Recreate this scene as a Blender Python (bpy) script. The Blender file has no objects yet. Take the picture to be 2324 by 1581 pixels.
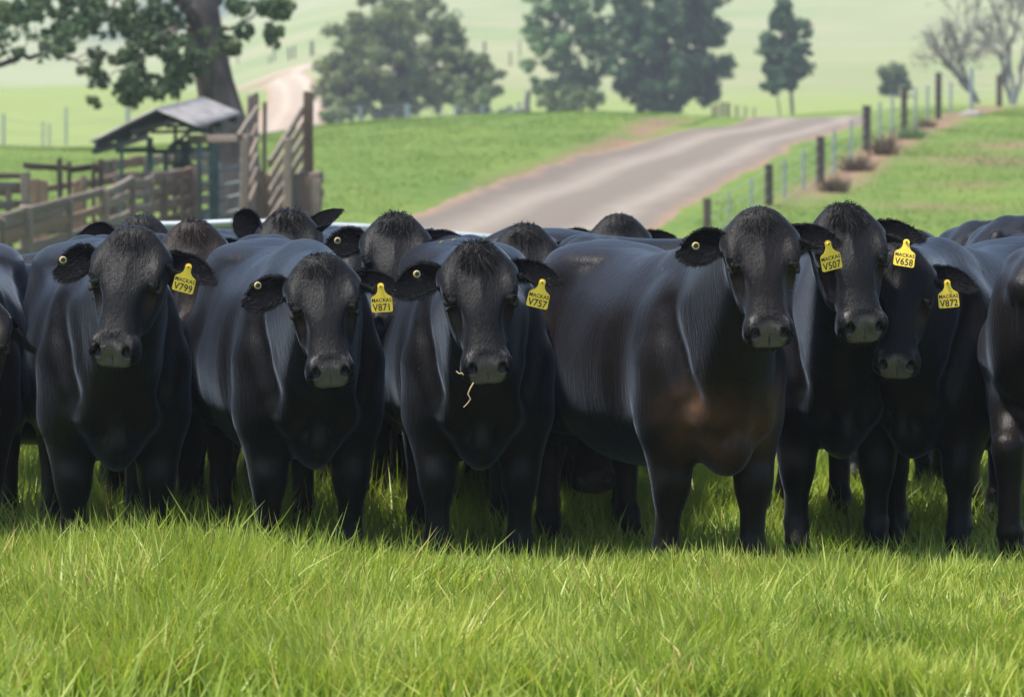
import bpy, bmesh, math, random
import numpy as np
from mathutils import Vector, Matrix

rng = np.random.default_rng(7)
random.seed(7)
SC = bpy.context.scene
COL = SC.collection
R = math.radians

# ------------------------------------------------------------------ camera
CAM_H, CAM_D = 1.5, 14.0                 # eye height, metres to the front row
FPX = 8260.0                             # focal length in pixels of a 2324 wide picture
PITCH = math.atan((790.5 - 425.0) / FPX)
cam_data = bpy.data.cameras.new('camera')
cam_data.sensor_width = 36.0
cam_data.lens = 36.0 * FPX / 2324.0
cam_data.clip_start = 0.1
cam_data.clip_end = 6000
cam_data.dof.use_dof = True
cam_data.dof.focus_distance = 13.75
cam_data.dof.aperture_fstop = 5.0
cam = bpy.data.objects.new('camera', cam_data)
COL.objects.link(cam)
cam.location = (0, -CAM_D, CAM_H)
cam.rotation_euler = (math.pi / 2 - PITCH, 0, 0)
SC.camera = cam

# ------------------------------------------------------------------ sky and sun
SUN_EL, SUN_AZ = R(69), R(-104)           # azimuth measured from +Y (away from camera) towards +X
world = bpy.data.worlds.new('World')
SC.world = world
world.use_nodes = True
wn = world.node_tree.nodes
sky = wn.new('ShaderNodeTexSky')
sky.sky_type = 'NISHITA'
sky.sun_disc = False
sky.sun_elevation = SUN_EL
sky.sun_rotation = SUN_AZ
sky.air_density = 1.0
sky.dust_density = 1.0
wbg = wn['Background']
wbg.inputs['Strength'].default_value = 0.15
world.node_tree.links.new(sky.outputs[0], wbg.inputs['Color'])
sun_data = bpy.data.lights.new('sun', 'SUN')
sun_data.energy = 5.0
sun_data.angle = R(6)
sun_data.color = (1.0, 0.95, 0.87)
sun = bpy.data.objects.new('sun', sun_data)
COL.objects.link(sun)
sdir = Vector((math.sin(SUN_AZ) * math.cos(SUN_EL), math.cos(SUN_AZ) * math.cos(SUN_EL), math.sin(SUN_EL)))
sun.rotation_euler = sdir.to_track_quat('Z', 'Y').to_euler()
sun.location = sdir * 60
vs = SC.view_settings
vs.view_transform = 'Standard'
vs.look = 'None'
vs.gamma = 1.0
vs.exposure = 0.8
vs.use_curve_mapping = False
SC.render.engine = 'CYCLES'
SC.cycles.use_denoising = True
SC.cycles.max_bounces = 8
SC.cycles.transparent_max_bounces = 8
SC.cycles.volume_bounces = 0

# ------------------------------------------------------------------ small tools
def ray(px, py):
    x = (px - 1162.0) / FPX
    y = -(py - 790.5) / FPX
    c, s = math.cos(PITCH), math.sin(PITCH)
    return np.array([x, c + y * s, -s + y * c])
def at(px, py, d):
    """world point seen at that place of the picture, d metres in front of the camera"""
    r = ray(px, py)
    return np.array([0, -CAM_D, CAM_H]) + r * (d / r[1])
def setp(o, label=None, cat=None, group=None, kind=None):
    if label: o['label'] = label
    if cat: o['category'] = cat
    if group: o['group'] = group
    if kind: o['kind'] = kind
    return o
def mesh_arrays(name, V, faces, mats=(), smooth=True):
    """faces: list of integer arrays (n, k)"""
    me = bpy.data.meshes.new(name)
    V = np.asarray(V, np.float32)
    me.vertices.add(len(V)); me.vertices.foreach_set('co', V.ravel())
    faces = [np.asarray(f, np.int32) for f in faces if len(f)]
    loops = np.concatenate([f.ravel() for f in faces])
    tot = np.concatenate([np.full(len(f), f.shape[1], np.int32) for f in faces])
    st = np.concatenate([[0], np.cumsum(tot)[:-1]]).astype(np.int32)
    me.loops.add(len(loops)); me.loops.foreach_set('vertex_index', loops.astype(np.int32))
    me.polygons.add(len(tot)); me.polygons.foreach_set('loop_start', st); me.polygons.foreach_set('loop_total', tot)
    me.polygons.foreach_set('use_smooth', np.full(len(tot), smooth, bool))
    me.update(calc_edges=True)
    for m in mats: me.materials.append(m)
    return me
def attr(me, name, arr):
    arr = np.asarray(arr, np.float32)
    if arr.ndim == 1:
        a = me.attributes.new(name, 'FLOAT', 'POINT'); a.data.foreach_set('value', arr)
    else:
        a = me.attributes.new(name, 'FLOAT_VECTOR', 'POINT'); a.data.foreach_set('vector', arr.ravel())
def link(name, me, parent=None, loc=None):
    o = bpy.data.objects.new(name, me); COL.objects.link(o)
    if parent is not None: o.parent = parent
    if loc is not None: o.location = loc
    return o
def empty(name, loc=(0, 0, 0), rz=0.0):
    o = bpy.data.objects.new(name, None); COL.objects.link(o)
    o.empty_display_size = 0.1
    o.location = loc; o.rotation_euler = (0, 0, rz)
    return o
def ribbons(root, direc, length, width, bend, rows=3, side=None):
    """tapered blades: root (n,3), unit direc (n,3), bend (n,3) added with t^2 -> V, faces, t, index"""
    n = len(root)
    if side is None:
        a = rng.uniform(0, 2 * np.pi, n)
        ref = np.stack([np.cos(a), np.sin(a), 0.25 * np.sin(a * 3)], 1)
        side = np.cross(direc, ref); side /= (np.linalg.norm(side, axis=1, keepdims=True) + 1e-9)
    V = []; T = []
    for r in range(rows):
        t = r / rows
        c = root + direc * (length * t)[:, None] + bend * (t * t)
        w = (width * (1 - 0.75 * t ** 1.5))[:, None] * 0.5
        V += [c - side * w, c + side * w]; T += [np.full(n, t)] * 2
    V.append(root + direc * length[:, None] + bend); T.append(np.ones(n))
    k = 2 * rows + 1
    V = np.stack(V, 1).reshape(-1, 3); T = np.stack(T, 1).ravel()
    b = (np.arange(n) * k)[:, None]
    Q = [b + np.array([[2 * r, 2 * r + 1, 2 * r + 3, 2 * r + 2]]) for r in range(rows - 1)]
    Tr = b + np.array([[2 * rows - 2, 2 * rows - 1, 2 * rows]])
    return V, ([np.concatenate(Q)] if Q else []) + [Tr], T, np.repeat(np.arange(n), k)

class NT:
    """tiny node-tree writer"""
    def __init__(s, name):
        s.m = bpy.data.materials.new(name); s.m.use_nodes = True
        s.t = s.m.node_tree; s.b = s.t.nodes['Principled BSDF']; s.out = s.t.nodes['Material Output']
    def n(s, typ, **kw):
        nd = s.t.nodes.new('ShaderNode' + typ)
        for k, v in kw.items():
            if k in nd.inputs.keys() if isinstance(k, str) else False: nd.inputs[k].default_value = v
            else: setattr(nd, k, v)
        return nd
    def l(s, a, b): s.t.links.new(a, b)
    def set(s, **kw):
        for k, v in kw.items():
            k = k.replace('_', ' ')
            s.b.inputs[k].default_value = (*v, 1) if isinstance(v, tuple) and len(v) == 3 and 'olor' in k or k == 'Sheen Tint' and len(v) == 3 else v
    def attr(s, name): return s.n('Attribute', attribute_name=name)
    def noise(s, scale, detail=3, rough=.5, vec=None, mapscale=None):
        nd = s.n('TexNoise'); nd.inputs['Scale'].default_value = scale
        nd.inputs['Detail'].default_value = detail; nd.inputs['Roughness'].default_value = rough
        if vec is None: vec = s.n('TexCoord').outputs['Object']
        if mapscale is not None:
            mp = s.n('Mapping'); mp.inputs['Scale'].default_value = mapscale; s.l(vec, mp.inputs[0]); vec = mp.outputs[0]
        s.l(vec, nd.inputs['Vector'])
        return nd
    def ramp(s, fac, stops):
        r = s.n('ValToRGB'); e = r.color_ramp.elements
        while len(e) < len(stops): e.new(.5)
        for i, (p, c) in enumerate(stops):
            e[i].position = p; e[i].color = (*c, 1) if len(c) == 3 else c
        s.l(fac, r.inputs[0]); return r.outputs[0]
    def mix(s, fac, a, b, mode='MIX'):
        m = s.n('Mix', data_type='RGBA', blend_type=mode)
        for sock, v in ((m.inputs[0], fac), (m.inputs[6], a), (m.inputs[7], b)):
            if hasattr(v, 'is_linked'): s.l(v, sock)
            else: sock.default_value = (*v, 1) if isinstance(v, tuple) and len(v) == 3 else v
        return m.outputs[2]
    def math(s, op, a, b=0.0):
        m = s.n('Math', operation=op)
        for sock, v in ((m.inputs[0], a), (m.inputs[1], b)):
            if hasattr(v, 'is_linked'): s.l(v, sock)
            else: sock.default_value = v
        return m.outputs[0]
    def bump(s, h, strength=.3, dist=.01):
        b = s.n('Bump'); b.inputs['Strength'].default_value = strength; b.inputs['Distance'].default_value = dist
        s.l(h, b.inputs['Height']); s.l(b.outputs[0], s.b.inputs['Normal']); return b
    def color(s, v): s.l(v, s.b.inputs['Base Color'])
# ------------------------------------------------------------------ cattle: implicit body -> one continuous mesh
def smin(a, b, k):
    h = np.clip(.5 + .5 * (b - a) / k, 0, 1)
    return b + (a - b) * h - k * h * (1 - h)
def smax(a, b, k): return -smin(-a, -b, k)
def rc(P, a, b, r1, r2):
    a = np.asarray(a, np.float32); b = np.asarray(b, np.float32); ba = b - a
    pa = P - a
    t = np.clip(pa @ ba / float(ba @ ba), 0, 1)
    q = pa - t[:, None] * ba
    return np.sqrt(np.einsum('ij,ij->i', q, q)) - (r1 + (r2 - r1) * t)
def ell(P, c, r, M=None):
    q = P - np.asarray(c, np.float32)
    if M is not None: q = q @ M
    r = np.asarray(r, np.float32)
    a = q / r; k0 = np.sqrt(np.einsum('ij,ij->i', a, a)) + 1e-6
    b = a / r; k1 = np.sqrt(np.einsum('ij,ij->i', b, b)) + 1e-6
    return k0 * (k0 - 1) / k1
def cubic(x, xs, ys):
    """smooth (Catmull-Rom) interpolation"""
    xs = np.asarray(xs, np.float32); ys = np.asarray(ys, np.float32)
    m = np.gradient(ys, xs)
    i = np.clip(np.searchsorted(xs, x) - 1, 0, len(xs) - 2)
    h = xs[i + 1] - xs[i]; t = np.clip((x - xs[i]) / h, 0, 1)
    t2, t3 = t * t, t * t * t
    return (2*t3-3*t2+1)*ys[i] + (t3-2*t2+t)*h*m[i] + (-2*t3+3*t2)*ys[i+1] + (t3-t2)*h*m[i+1]
TR_X = [-1.50, -1.42, -1.28, -1.08, -0.85, -0.55, -0.25, 0.0, 0.14, 0.24, 0.31]
TR_W = [0.10, 0.185, 0.25, 0.30, 0.335, 0.335, 0.295, 0.255, 0.215, 0.155, 0.07]
TR_T = [1.13, 1.21, 1.262, 1.285, 1.252, 1.235, 1.262, 1.262, 1.18, 1.05, 0.90]
TR_B = [0.84, 0.70, 0.57, 0.47, 0.395, 0.38, 0.425, 0.465, 0.48, 0.53, 0.66]
def trunk(P):
    x = P[:, 0]; xc = np.clip(x, -1.50, 0.31)
    w = cubic(xc, TR_X, TR_W); t = cubic(xc, TR_X, TR_T); b = cubic(xc, TR_X, TR_B)
    zc = (t + b) * .5; hz = (t - b) * .5
    s = np.clip((P[:, 2] - zc) / hz, -1.2, 1.2)
    front = np.clip((xc + .45) / .5, 0, 1)
    w = w * (1 - (.10 + .16 * front) * s - .08 * s * s)
    q = (np.abs(P[:, 1] / w) ** 2.25 + np.abs((P[:, 2] - zc) / hz) ** 2.25) ** (1 / 2.25)
    d = (q - 1) * np.minimum(w, hz) * .92
    dx = np.abs(x - xc)
    return np.where(dx > 0, np.sqrt(np.maximum(d, 0) ** 2 + dx * dx) + np.minimum(d, 0) * 0, d)
# head frame: u along the face poll->muzzle, v out of the forehead, w to the animal's left
HU = [-.208, -.186, -.154, -.112, -.056, 0.0, .06, .11, .16, .205, .245, .28, .305, .328]
HW = [.040, .076, .100, .114, .120, .118, .103, .086, .075, .072, .074, .074, .066, .036]
HT = [-.03, .018, .042, .058, .068, .070, .064, .056, .048, .045, .043, .022, -.006, -.032]
HB = [-.09, -.12, -.135, -.15, -.165, -.17, -.158, -.142, -.122, -.106, -.102, -.102, -.090, -.066]
def headf(H, kn):
    H = H * np.array([1, 1, 1 / 1.13], np.float32)
    u = H[:, 0]; uc = np.clip(u, -.208, .328)
    w = cubic(uc, HU, HW); t = cubic(uc, HU, HT); b = cubic(uc, HU, HB)
    vc = (t + b) * .5; hv = (t - b) * .5
    s = np.clip((H[:, 1] - vc) / hv, -1.1, 1.1)
    mid = np.exp(-((uc - .13) / .075) ** 2)
    w = w * (1 + .10 * s - .14 * mid * np.clip(s, 0, 1) - .18 * np.clip(-s, 0, 1) ** 2)
    q = (np.abs(H[:, 2] / w) ** 2.5 + np.abs((H[:, 1] - vc) / hv) ** 2.5) ** .4
    d = (q - 1) * np.minimum(w, hv) * .9
    dx = np.abs(u - uc)
    d = np.where(dx > 0, np.sqrt(np.maximum(d, 0) ** 2 + dx * dx), d)
    A = H * np.array([1, 1, 0], np.float32); A[:, 2] = np.abs(H[:, 2])
    d = smin(d, ell(A, (-.170, .008, 0), (.058, .048, .086)), .04)            # poll
    d = smin(d, ell(A, (-.028, .026, .098), (.048, .030, .025)), .03)          # brow
    d = smin(d, ell(A, (.055, .000, .095), (.040, .022, .018)), .03)           # cheek bone under the eye
    d = smin(d, ell(A, (.045, -.085, .062), (.115, .070, .034)), .035)         # masseter
    d = smin(d, ell(A, (-.105, -.020, .094), (.040, .036, .034)), .06)          # ear root
    d = smin(d, ell(A, (.262, -.040, .052), (.044, .044, .028)), .035)         # upper lip
    d = smin(d, ell(A, (.276, .012, .048), (.030, .024, .028)), .035)          # nostril wing
    d = smin(d, ell(A, (.268, -.095, 0), (.040, .030, .045)), .02)             # chin
    d = smax(d, -ell(A, (.092, .012, .094), (.060, .034, .024)), .035)         # hollow in front of the eye
    d = smax(d, -ell(A, (-.05, .080, .05), (.070, .016, .030)), .05)             # flat of the forehead
    if kn:
        c, sn = math.cos(.65), math.sin(.65)
        M = np.array([[c, -sn, 0], [sn, c, 0], [0, 0, 1]], np.float32)
        d = smax(d, -ell(A, (.296, .014, .050), (.036, .025, .0155), M), .008)     # nostril
        d = smax(d, -ell(A, (.298, -.002, .066), (.022, .008, .012), M), .008)     # comma at its side
        d = smax(d, -ell(A, (.322, -.012, 0), (.020, .030, .003), M), .006)      # philtrum
        g = np.abs(A[:, 1] + .066 + (A[:, 0] - .30) * .35 * -1) - .0025
        g = np.maximum(g, .20 - A[:, 0]); d = smax(d, -np.maximum(g, -(d + .011)), .006)   # mouth
        d = smax(d, -ell(A, (.014, .032, .118), (.025, .016, .018)), .006)     # eye socket
        d = smin(d, ell(A, (-.008, .048, .104), (.030, .005, .013)), .006)      # upper lid
        d = smin(d, ell(A, (.022, .006, .116), (.026, .006, .010)), .008)     # lower lid
    return d
class Cow:
    def __init__(s, hp, hR, hs=1.0, step=(0, 0, 0, 0), fat=1.0, detail=True):
        s.hp = np.asarray(hp, np.float32); s.hR = np.asarray(hR, np.float32); s.hs = hs; s.detail = detail; s.fat = fat
        h = lambda u, v, w: s.hp + s.hR @ (np.array([u, v, w], np.float32) * hs)
        s.poll, s.nape, s.throat, s.jaw = h(-.17, -.03, 0), h(-.13, -.11, 0), h(.0, -.17, 0), h(-.05, -.13, 0)
        s.step = step
    def head_local(s, P): return ((P - s.hp) @ s.hR) / s.hs
    def sdf(s, P):
        P = np.asarray(P, np.float32)
        Pf = P * np.array([1, 1 / s.fat, 1], np.float32)
        d = trunk(Pf)
        A = Pf.copy(); A[:, 1] = np.abs(A[:, 1])
        d = smin(d, ell(A, (.00, .165, .80), (.19, .10, .34)), .07)         # shoulder
        d = smin(d, ell(A, (.17, .175, .76), (.075, .062, .10)), .045)        # point of shoulder
        d = smin(d, ell(A, (-1.15, .17, .92), (.27, .13, .30)), .09)        # thigh
        d = smin(d, ell(A, (-1.02, .17, 1.175), (.13, .07, .04)), .12)        # hook bone
        d = smin(d, rc(A, (-1.25, .05, 1.22), (-1.45, .11, 1.10), .05, .05), .09)   # pins
        d = smax(d, -ell(A, (-.78, .42, 1.02), (.18, .08, .14)), .14)      # flank hollow
        d = smax(d, -ell(A, (-.24, .335, .86), (.05, .035, .28)), .10)       # behind the shoulder
        d = smin(d, ell(A, (.14, 0, .52), (.17, .085, .13)), .06)            # brisket
        d = smin(d, ell(A, (.225, .105, .66), (.075, .062, .12)), .035)       # breast muscle
        d = smax(d, -rc(A, (.235, .035, .80), (.285, .045, .55), .022, .022), .04)
        d = smin(d, rc(A, (.28, 0, .86), (.285, 0, .50), .026, .030), .035)      # breast-bone ridge
        # neck
        g = rc(P, (-.10, 0, 1.14), s.poll, .12, .060)
        g = smin(g, rc(P, (.04, 0, .93), s.nape, .215, .105), .10)
        g = smin(g, rc(P, (.16, 0, .72), s.throat * .6 + s.jaw * .4, .165, .088), .12)
        g = smin(g, rc(P, (.26, 0, .68), s.throat, .030, .022), .045)           # dewlap
        d = smin(d, g, .075)
        d = smax(d, -rc(A, (.10, .235, 1.04), (.225, .18, .70), .008, .012), .12)   # crease before the shoulder
        # legs
        f1, f2, h1, h2 = s.step
        lo = (P[:, 2] < 1.12) & (P[:, 0] > -.36)
        if lo.any():
            Q = P[lo]; dl = d[lo]
            for sy, st in ((1, f1), (-1, f2)):
                y = sy * .165
                L = rc(Q, (.0, sy * .175, .80), (-.02, sy * .18, .60), .125, .105)
                L = smin(L, rc(Q, (-.02, sy * .18, .60), (.02 + st * .5, y, .35), .114, .072), .05)
                L = smin(L, rc(Q, (.03 + st * .5, y, .37), (.02 + st * .6, y, .30), .070, .060), .03)
                L = smin(L, rc(Q, (.02 + st * .6, y, .32), (.0 + st, y, .12), .052, .048), .03)
                L = smin(L, ell(Q, (.0 + st, y, .115), (.052, .052, .045)), .02)
                L = smin(L, rc(Q, (.0 + st, y, .10), (.04 + st, y, .02), .046, .056), .02)
                dl = smin(dl, L, .06)
            d[lo] = dl
        lo = (P[:, 2] < 1.15) & (P[:, 0] < -.68)
        if lo.any():
            Q = P[lo]; dl = d[lo]
            for sy, st in ((1, h1), (-1, h2)):
                y = sy * .18
                L = rc(Q, (-1.08, sy * .20, .82), (-1.02, sy * .225, .62), .19, .125)
                L = smin(L, rc(Q, (-1.05, sy * .215, .66), (-1.36 + st * .5, y, .45), .135, .062), .06)
                L = smin(L, rc(Q, (-1.37 + st * .5, y, .46), (-1.34 + st * .6, y, .36), .060, .05), .03)
                L = smin(L, rc(Q, (-1.34 + st * .6, y, .40), (-1.33 + st, y, .12), .052, .046), .03)
                L = smin(L, ell(Q, (-1.32 + st, y, .12), (.055, .054, .045)), .02)
                L = smin(L, rc(Q, (-1.32 + st, y, .10), (-1.27 + st, y, .02), .048, .056), .02)
                dl = smin(dl, L, .06)
            d[lo] = dl
        # tail
        d = smin(d, rc(P, (-1.47, 0, 1.20), (-1.56, .01, 1.05), .040, .030), .03)
        d = smin(d, rc(P, (-1.56, .01, 1.05), (-1.55, .02, .50), .028, .020), .02)
        # head
        r = P - s.hp
        near = np.einsum('ij,ij->i', r, r) < (.52 * s.hs) ** 2
        if near.any():
            hd = headf(s.head_local(P[near]), s.detail) * s.hs
            d[near] = smin(d[near], hd, .05)
        return np.maximum(d, -P[:, 2] - .004)
    def mesh(s, h):
        lo = np.minimum([-1.68, -.50, -.02], s.hp - .40 * s.hs) - h
        hi = np.maximum([.42, .50, 1.36], s.hp + .40 * s.hs) + h
        B = 6
        nb = np.ceil((hi - lo) / (h * B)).astype(int)
        n = nb * B + 1
        cs = [lo[i] + (np.arange(nb[i]) + .5) * h * B for i in range(3)]
        G = np.stack(np.meshgrid(*cs, indexing='ij'), -1).reshape(-1, 3).astype(np.float32)
        dc = s.sdf(G).reshape(nb)
        act = np.abs(dc) < h * B * 1.25
        full = np.repeat(np.repeat(np.repeat(dc, B, 0), B, 1), B, 2)
        D = np.pad(full, ((0, 1),) * 3, mode='edge')
        m = np.repeat(np.repeat(np.repeat(act, B, 0), B, 1), B, 2)
        M = np.zeros(n, bool)
        for i in (0, 1):
            for j in (0, 1):
                for k in (0, 1):
                    M[i:i + m.shape[0], j:j + m.shape[1], k:k + m.shape[2]] |= m
        I = np.argwhere(M)
        pts = (lo + I * h).astype(np.float32)
        val = np.concatenate([s.sdf(c) for c in np.array_split(pts, max(1, len(pts) // 200000))])
        D[I[:, 0], I[:, 1], I[:, 2]] = val
        S = D < 0
        # surface nets
        cnt = np.zeros([x - 1 for x in n], np.int8)
        for i in (0, 1):
            for j in (0, 1):
                for k in (0, 1):
                    cnt += S[i:n[0] - 1 + i, j:n[1] - 1 + j, k:n[2] - 1 + k]
        C = np.argwhere((cnt > 0) & (cnt < 8))
        idx = -np.ones(cnt.shape, np.int32); idx[C[:, 0], C[:, 1], C[:, 2]] = np.arange(len(C))
        V = (lo + (C + .5) * h).astype(np.float32)
        F = []
        for ax in range(3):
            a, b = (ax + 1) % 3, (ax + 2) % 3
            sl0 = [slice(1, -1)] * 3; sl1 = [slice(1, -1)] * 3
            sl0[ax] = slice(0, -1); sl1[ax] = slice(1, None)
            s0, s1 = S[tuple(sl0)], S[tuple(sl1)]
            E = np.argwhere(s0 != s1)
            flip = s0[E[:, 0], E[:, 1], E[:, 2]]
            E = E + 1; E[:, ax] -= 1
            q = []
            for da, db in ((0, 0), (-1, 0), (-1, -1), (0, -1)):
                c = E.copy(); c[:, a] += da; c[:, b] += db
                q.append(idx[c[:, 0], c[:, 1], c[:, 2]])
            q = np.stack(q, 1)
            q[~flip] = q[~flip][:, ::-1]
            F.append(q)
        F = np.concatenate(F)
        F = F[(F >= 0).all(1)]
        return V, F
    def grad(s, V, e=.003):
        g = np.zeros_like(V)
        for t in ((1, -1, -1), (-1, -1, 1), (-1, 1, -1), (1, 1, 1)):
            t = np.array(t, np.float32); g += s.sdf(V + t * e)[:, None] * t
        return g / (4 * e)
    def project(s, V, it=2, lim=.02):
        for _ in range(it):
            g = s.grad(V); d = s.sdf(V)
            V = V - np.clip(d / (np.einsum('ij,ij->i', g, g) + .05), -lim, lim)[:, None] * g
        return V
    def build(s, h):
        V, F = s.mesh(h)
        V = s.project(V, 2, h)
        if s.detail:
            for lim in (0, 1):
                bm = bmesh.new()
                me = mesh_arrays('t', V, F if isinstance(F, list) else [F])
                bm.from_mesh(me); bpy.data.meshes.remove(me)
                H = s.head_local(V)
                if lim == 0: sel = np.linalg.norm(H - np.array([.05, 0, 0]), axis=1) < .36
                else: sel = (np.linalg.norm(H * np.array([1, 1, .9]) - np.array([.285, -.02, 0]), axis=1) < .115) | \
                            (np.linalg.norm(np.abs(H * [1, 1, 1]) * [1, 1, 1] * np.sign([1, 1, 1]) - np.array([.012, .02, .12]), axis=1) < .055) & (H[:, 0] > -.06)
                sel = set(np.nonzero(sel)[0].tolist())
                ed = [e for e in bm.edges if e.verts[0].index in sel and e.verts[1].index in sel]
                nv = len(bm.verts)
                bmesh.ops.subdivide_edges(bm, edges=ed, cuts=1, use_grid_fill=True)
                bmesh.ops.triangulate(bm, faces=[f for f in bm.faces if len(f.verts) > 4])
                me = bpy.data.meshes.new('t'); bm.to_mesh(me); bm.free()
                V = np.zeros(len(me.vertices) * 3, np.float32); me.vertices.foreach_get('co', V); V = V.reshape(-1, 3)
                lt = np.zeros(len(me.polygons), np.int32); me.polygons.foreach_get('loop_total', lt)
                lv = np.zeros(len(me.loops), np.int32); me.loops.foreach_get('vertex_index', lv)
                st = np.cumsum(lt) - lt
                F = [np.stack([lv[st[lt == k] + i] for i in range(k)], 1) for k in (3, 4) if (lt == k).any()]
                bpy.data.meshes.remove(me)
                H = s.head_local(V); nr = np.linalg.norm(H - np.array([.05, 0, 0]), axis=1) < .42
                V[nr] = s.project(V[nr], 2, .008)
        else: F = [F]
        return V, F
def ear_mesh(L, W, droop, curl, notch=False):
    """leaf-shaped cupped ear along +x, width along +z, opening towards -y ; returns V, F, inner mask, rim points"""
    ns, nt = 22, 15
    S = np.linspace(0, 1, ns); Tt = np.linspace(-1, 1, nt)
    V = []; inner = []
    prof = np.interp(S, [0, .12, .3, .5, .7, .85, .95, 1.0], [.36, .46, .80, 1.0, .95, .72, .42, .12]) * W
    phi = np.interp(S, [0, .15, .4, .7, 1], [2.4, 1.9, 1.05, .80, .75]) * curl
    for lay in (0, 1):
        for i, s_ in enumerate(S):
            Rr = prof[i] / max(phi[i], .2) * min(1, phi[i])
            Rr = prof[i] / math.sin(min(phi[i], math.pi / 2))
            for t in Tt:
                a = t * phi[i]
                r = Rr - (.005 if lay else -.006) * (1 - .35 * abs(t))
                x = L * s_ ; z = r * math.sin(a); y = -(Rr - r * math.cos(a)) if False else -(Rr - r * math.cos(a))
                zz = z - droop * L * s_ * s_
                if notch and s_ > .8: x -= .05 * math.exp(-((t - .15) / .22) ** 2) * (s_ - .8) / .2
                V.append((x, y + .004 * s_, zz)); inner.append(lay)
    V = np.array(V, np.float32); inner = np.array(inner, np.float32)
    F = []; o = ns * nt
    for i in range(ns - 1):
        for j in range(nt - 1):
            a, b, c, d = i * nt + j, i * nt + j + 1, (i + 1) * nt + j + 1, (i + 1) * nt + j
            F.append((a, b, c, d)); F.append((o + d, o + c, o + b, o + a))
    rim = [(i, 0) for i in range(ns)] + [(ns - 1, j) for j in range(1, nt)] + [(i, nt - 1) for i in range(ns - 2, -1, -1)]
    rim = [i * nt + j for i, j in rim]
    for a, b in zip(rim[:-1], rim[1:]): F.append((a, o + a, o + b, b))
    return V, np.array(F), inner, np.array(rim)
# ------------------------------------------------------------------ coat, eye, tag materials
def coat_material():
    m = NT('black_coat')
    fc = m.attr('fur_co').outputs['Vector']
    n1 = m.noise(150, 3, .6, fc); n2 = m.noise(3.2, 3, .55); n3 = m.noise(46, 3, .6, fc); n4 = m.noise(5.5, 4, .6)
    tint = m.attr('brown').outputs['Fac']; pad = m.attr('pad').outputs['Fac']; inn = m.attr('inner').outputs['Fac']
    base = m.mix(m.math('MULTIPLY', n2.outputs['Fac'], .9), (.0014, .0015, .0021), (.0036, .0031, .0032))
    base = m.mix(m.ramp(n1.outputs['Fac'], [(.42, (0, 0, 0)), (.75, (.55, .55, .55))]), base, (.0075, .0064, .0066))
    patch = m.math('MULTIPLY', tint, m.ramp(m.noise(9, 4, .6).outputs['Fac'], [(.30, (.25,) * 3), (.6, (1,) * 3)]))
    base = m.mix(patch, base, (.066, .033, .017))
    padn = m.noise(120, 2, .5)
    base = m.mix(pad, base, m.mix(padn.outputs['Fac'], (.058, .048, .049), (.115, .097, .097)))
    base = m.mix(inn, base, (.004, .004, .005))
    m.color(base)
    r = m.math('ADD', m.math('MULTIPLY', n4.outputs['Fac'], .22), .30)
    r = m.math('ADD', r, m.math('MULTIPLY', m.attr('face').outputs['Fac'], .14))
    r = m.math('SUBTRACT', r, m.math('MULTIPLY', pad, .10))
    r = m.math('ADD', r, m.math('MULTIPLY', inn, .5))
    m.l(m.math('MULTIPLY', m.math('SUBTRACT', 1.0, m.math('MULTIPLY', inn, .9)), m.math('ADD', .15, m.math('MULTIPLY', pad, .20))), m.b.inputs['Specular IOR Level'])
    m.l(r, m.b.inputs['Roughness'])
    m.set(Sheen_Weight=.2, Sheen_Roughness=.34, Specular_IOR_Level=.5)
    m.b.inputs['Sheen Tint'].default_value = (.62, .76, 1, 1)
    m.l(m.math('MULTIPLY', .125, m.math('SUBTRACT', 1.0, m.math('MAXIMUM', pad, inn))), m.b.inputs['Sheen Weight'])
    hgt = m.math('ADD', m.math('MULTIPLY', n1.outputs['Fac'], .6), m.math('MULTIPLY', n3.outputs['Fac'], .8))
    m.bump(hgt, .48, .008)
    return m.m
def plain(name, col, rough=.5, spec=.5, metal=0.0, var=.0, scale=20, bump=0.0):
    m = NT(name); m.set(Roughness=rough, Specular_IOR_Level=spec, Metallic=metal)
    if var:
        n = m.noise(scale, 4, .6)
        a = tuple(max(0, c * (1 - var)) for c in col); b = tuple(c * (1 + var) for c in col)
        m.color(m.mix(n.outputs['Fac'], a, b))
        if bump: m.bump(n.outputs['Fac'], bump, .01)
    else: m.set(Base_Color=col)
    return m.m
M_COAT = coat_material()
def hair_material(name, c0, c1):
    m = NT(name); rn = m.attr('rnd').outputs['Fac']
    m.color(m.mix(rn, c0, c1)); m.set(Roughness=.65, Specular_IOR_Level=.18)
    return m.m
M_HAIR = hair_material('black_hair', (.003, .003, .0035), (.020, .0175, .0175))
M_HAIRB = hair_material('brown_hair', (.009, .006, .0045), (.036, .021, .015))
M_EYE = plain('dark_eye', (.006, .0045, .004), .13, .45)
M_TAG = plain('yellow_plastic', (.86, .58, .045), .48, .5, var=.22, scale=45)
M_INK = plain('black_ink', (.012, .012, .015), .6)
M_BUTTON = plain('cream_plastic', (.46, .34, .14), .5)
M_HOLE = plain('dark_stud', (.02, .016, .012), .5)

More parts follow.
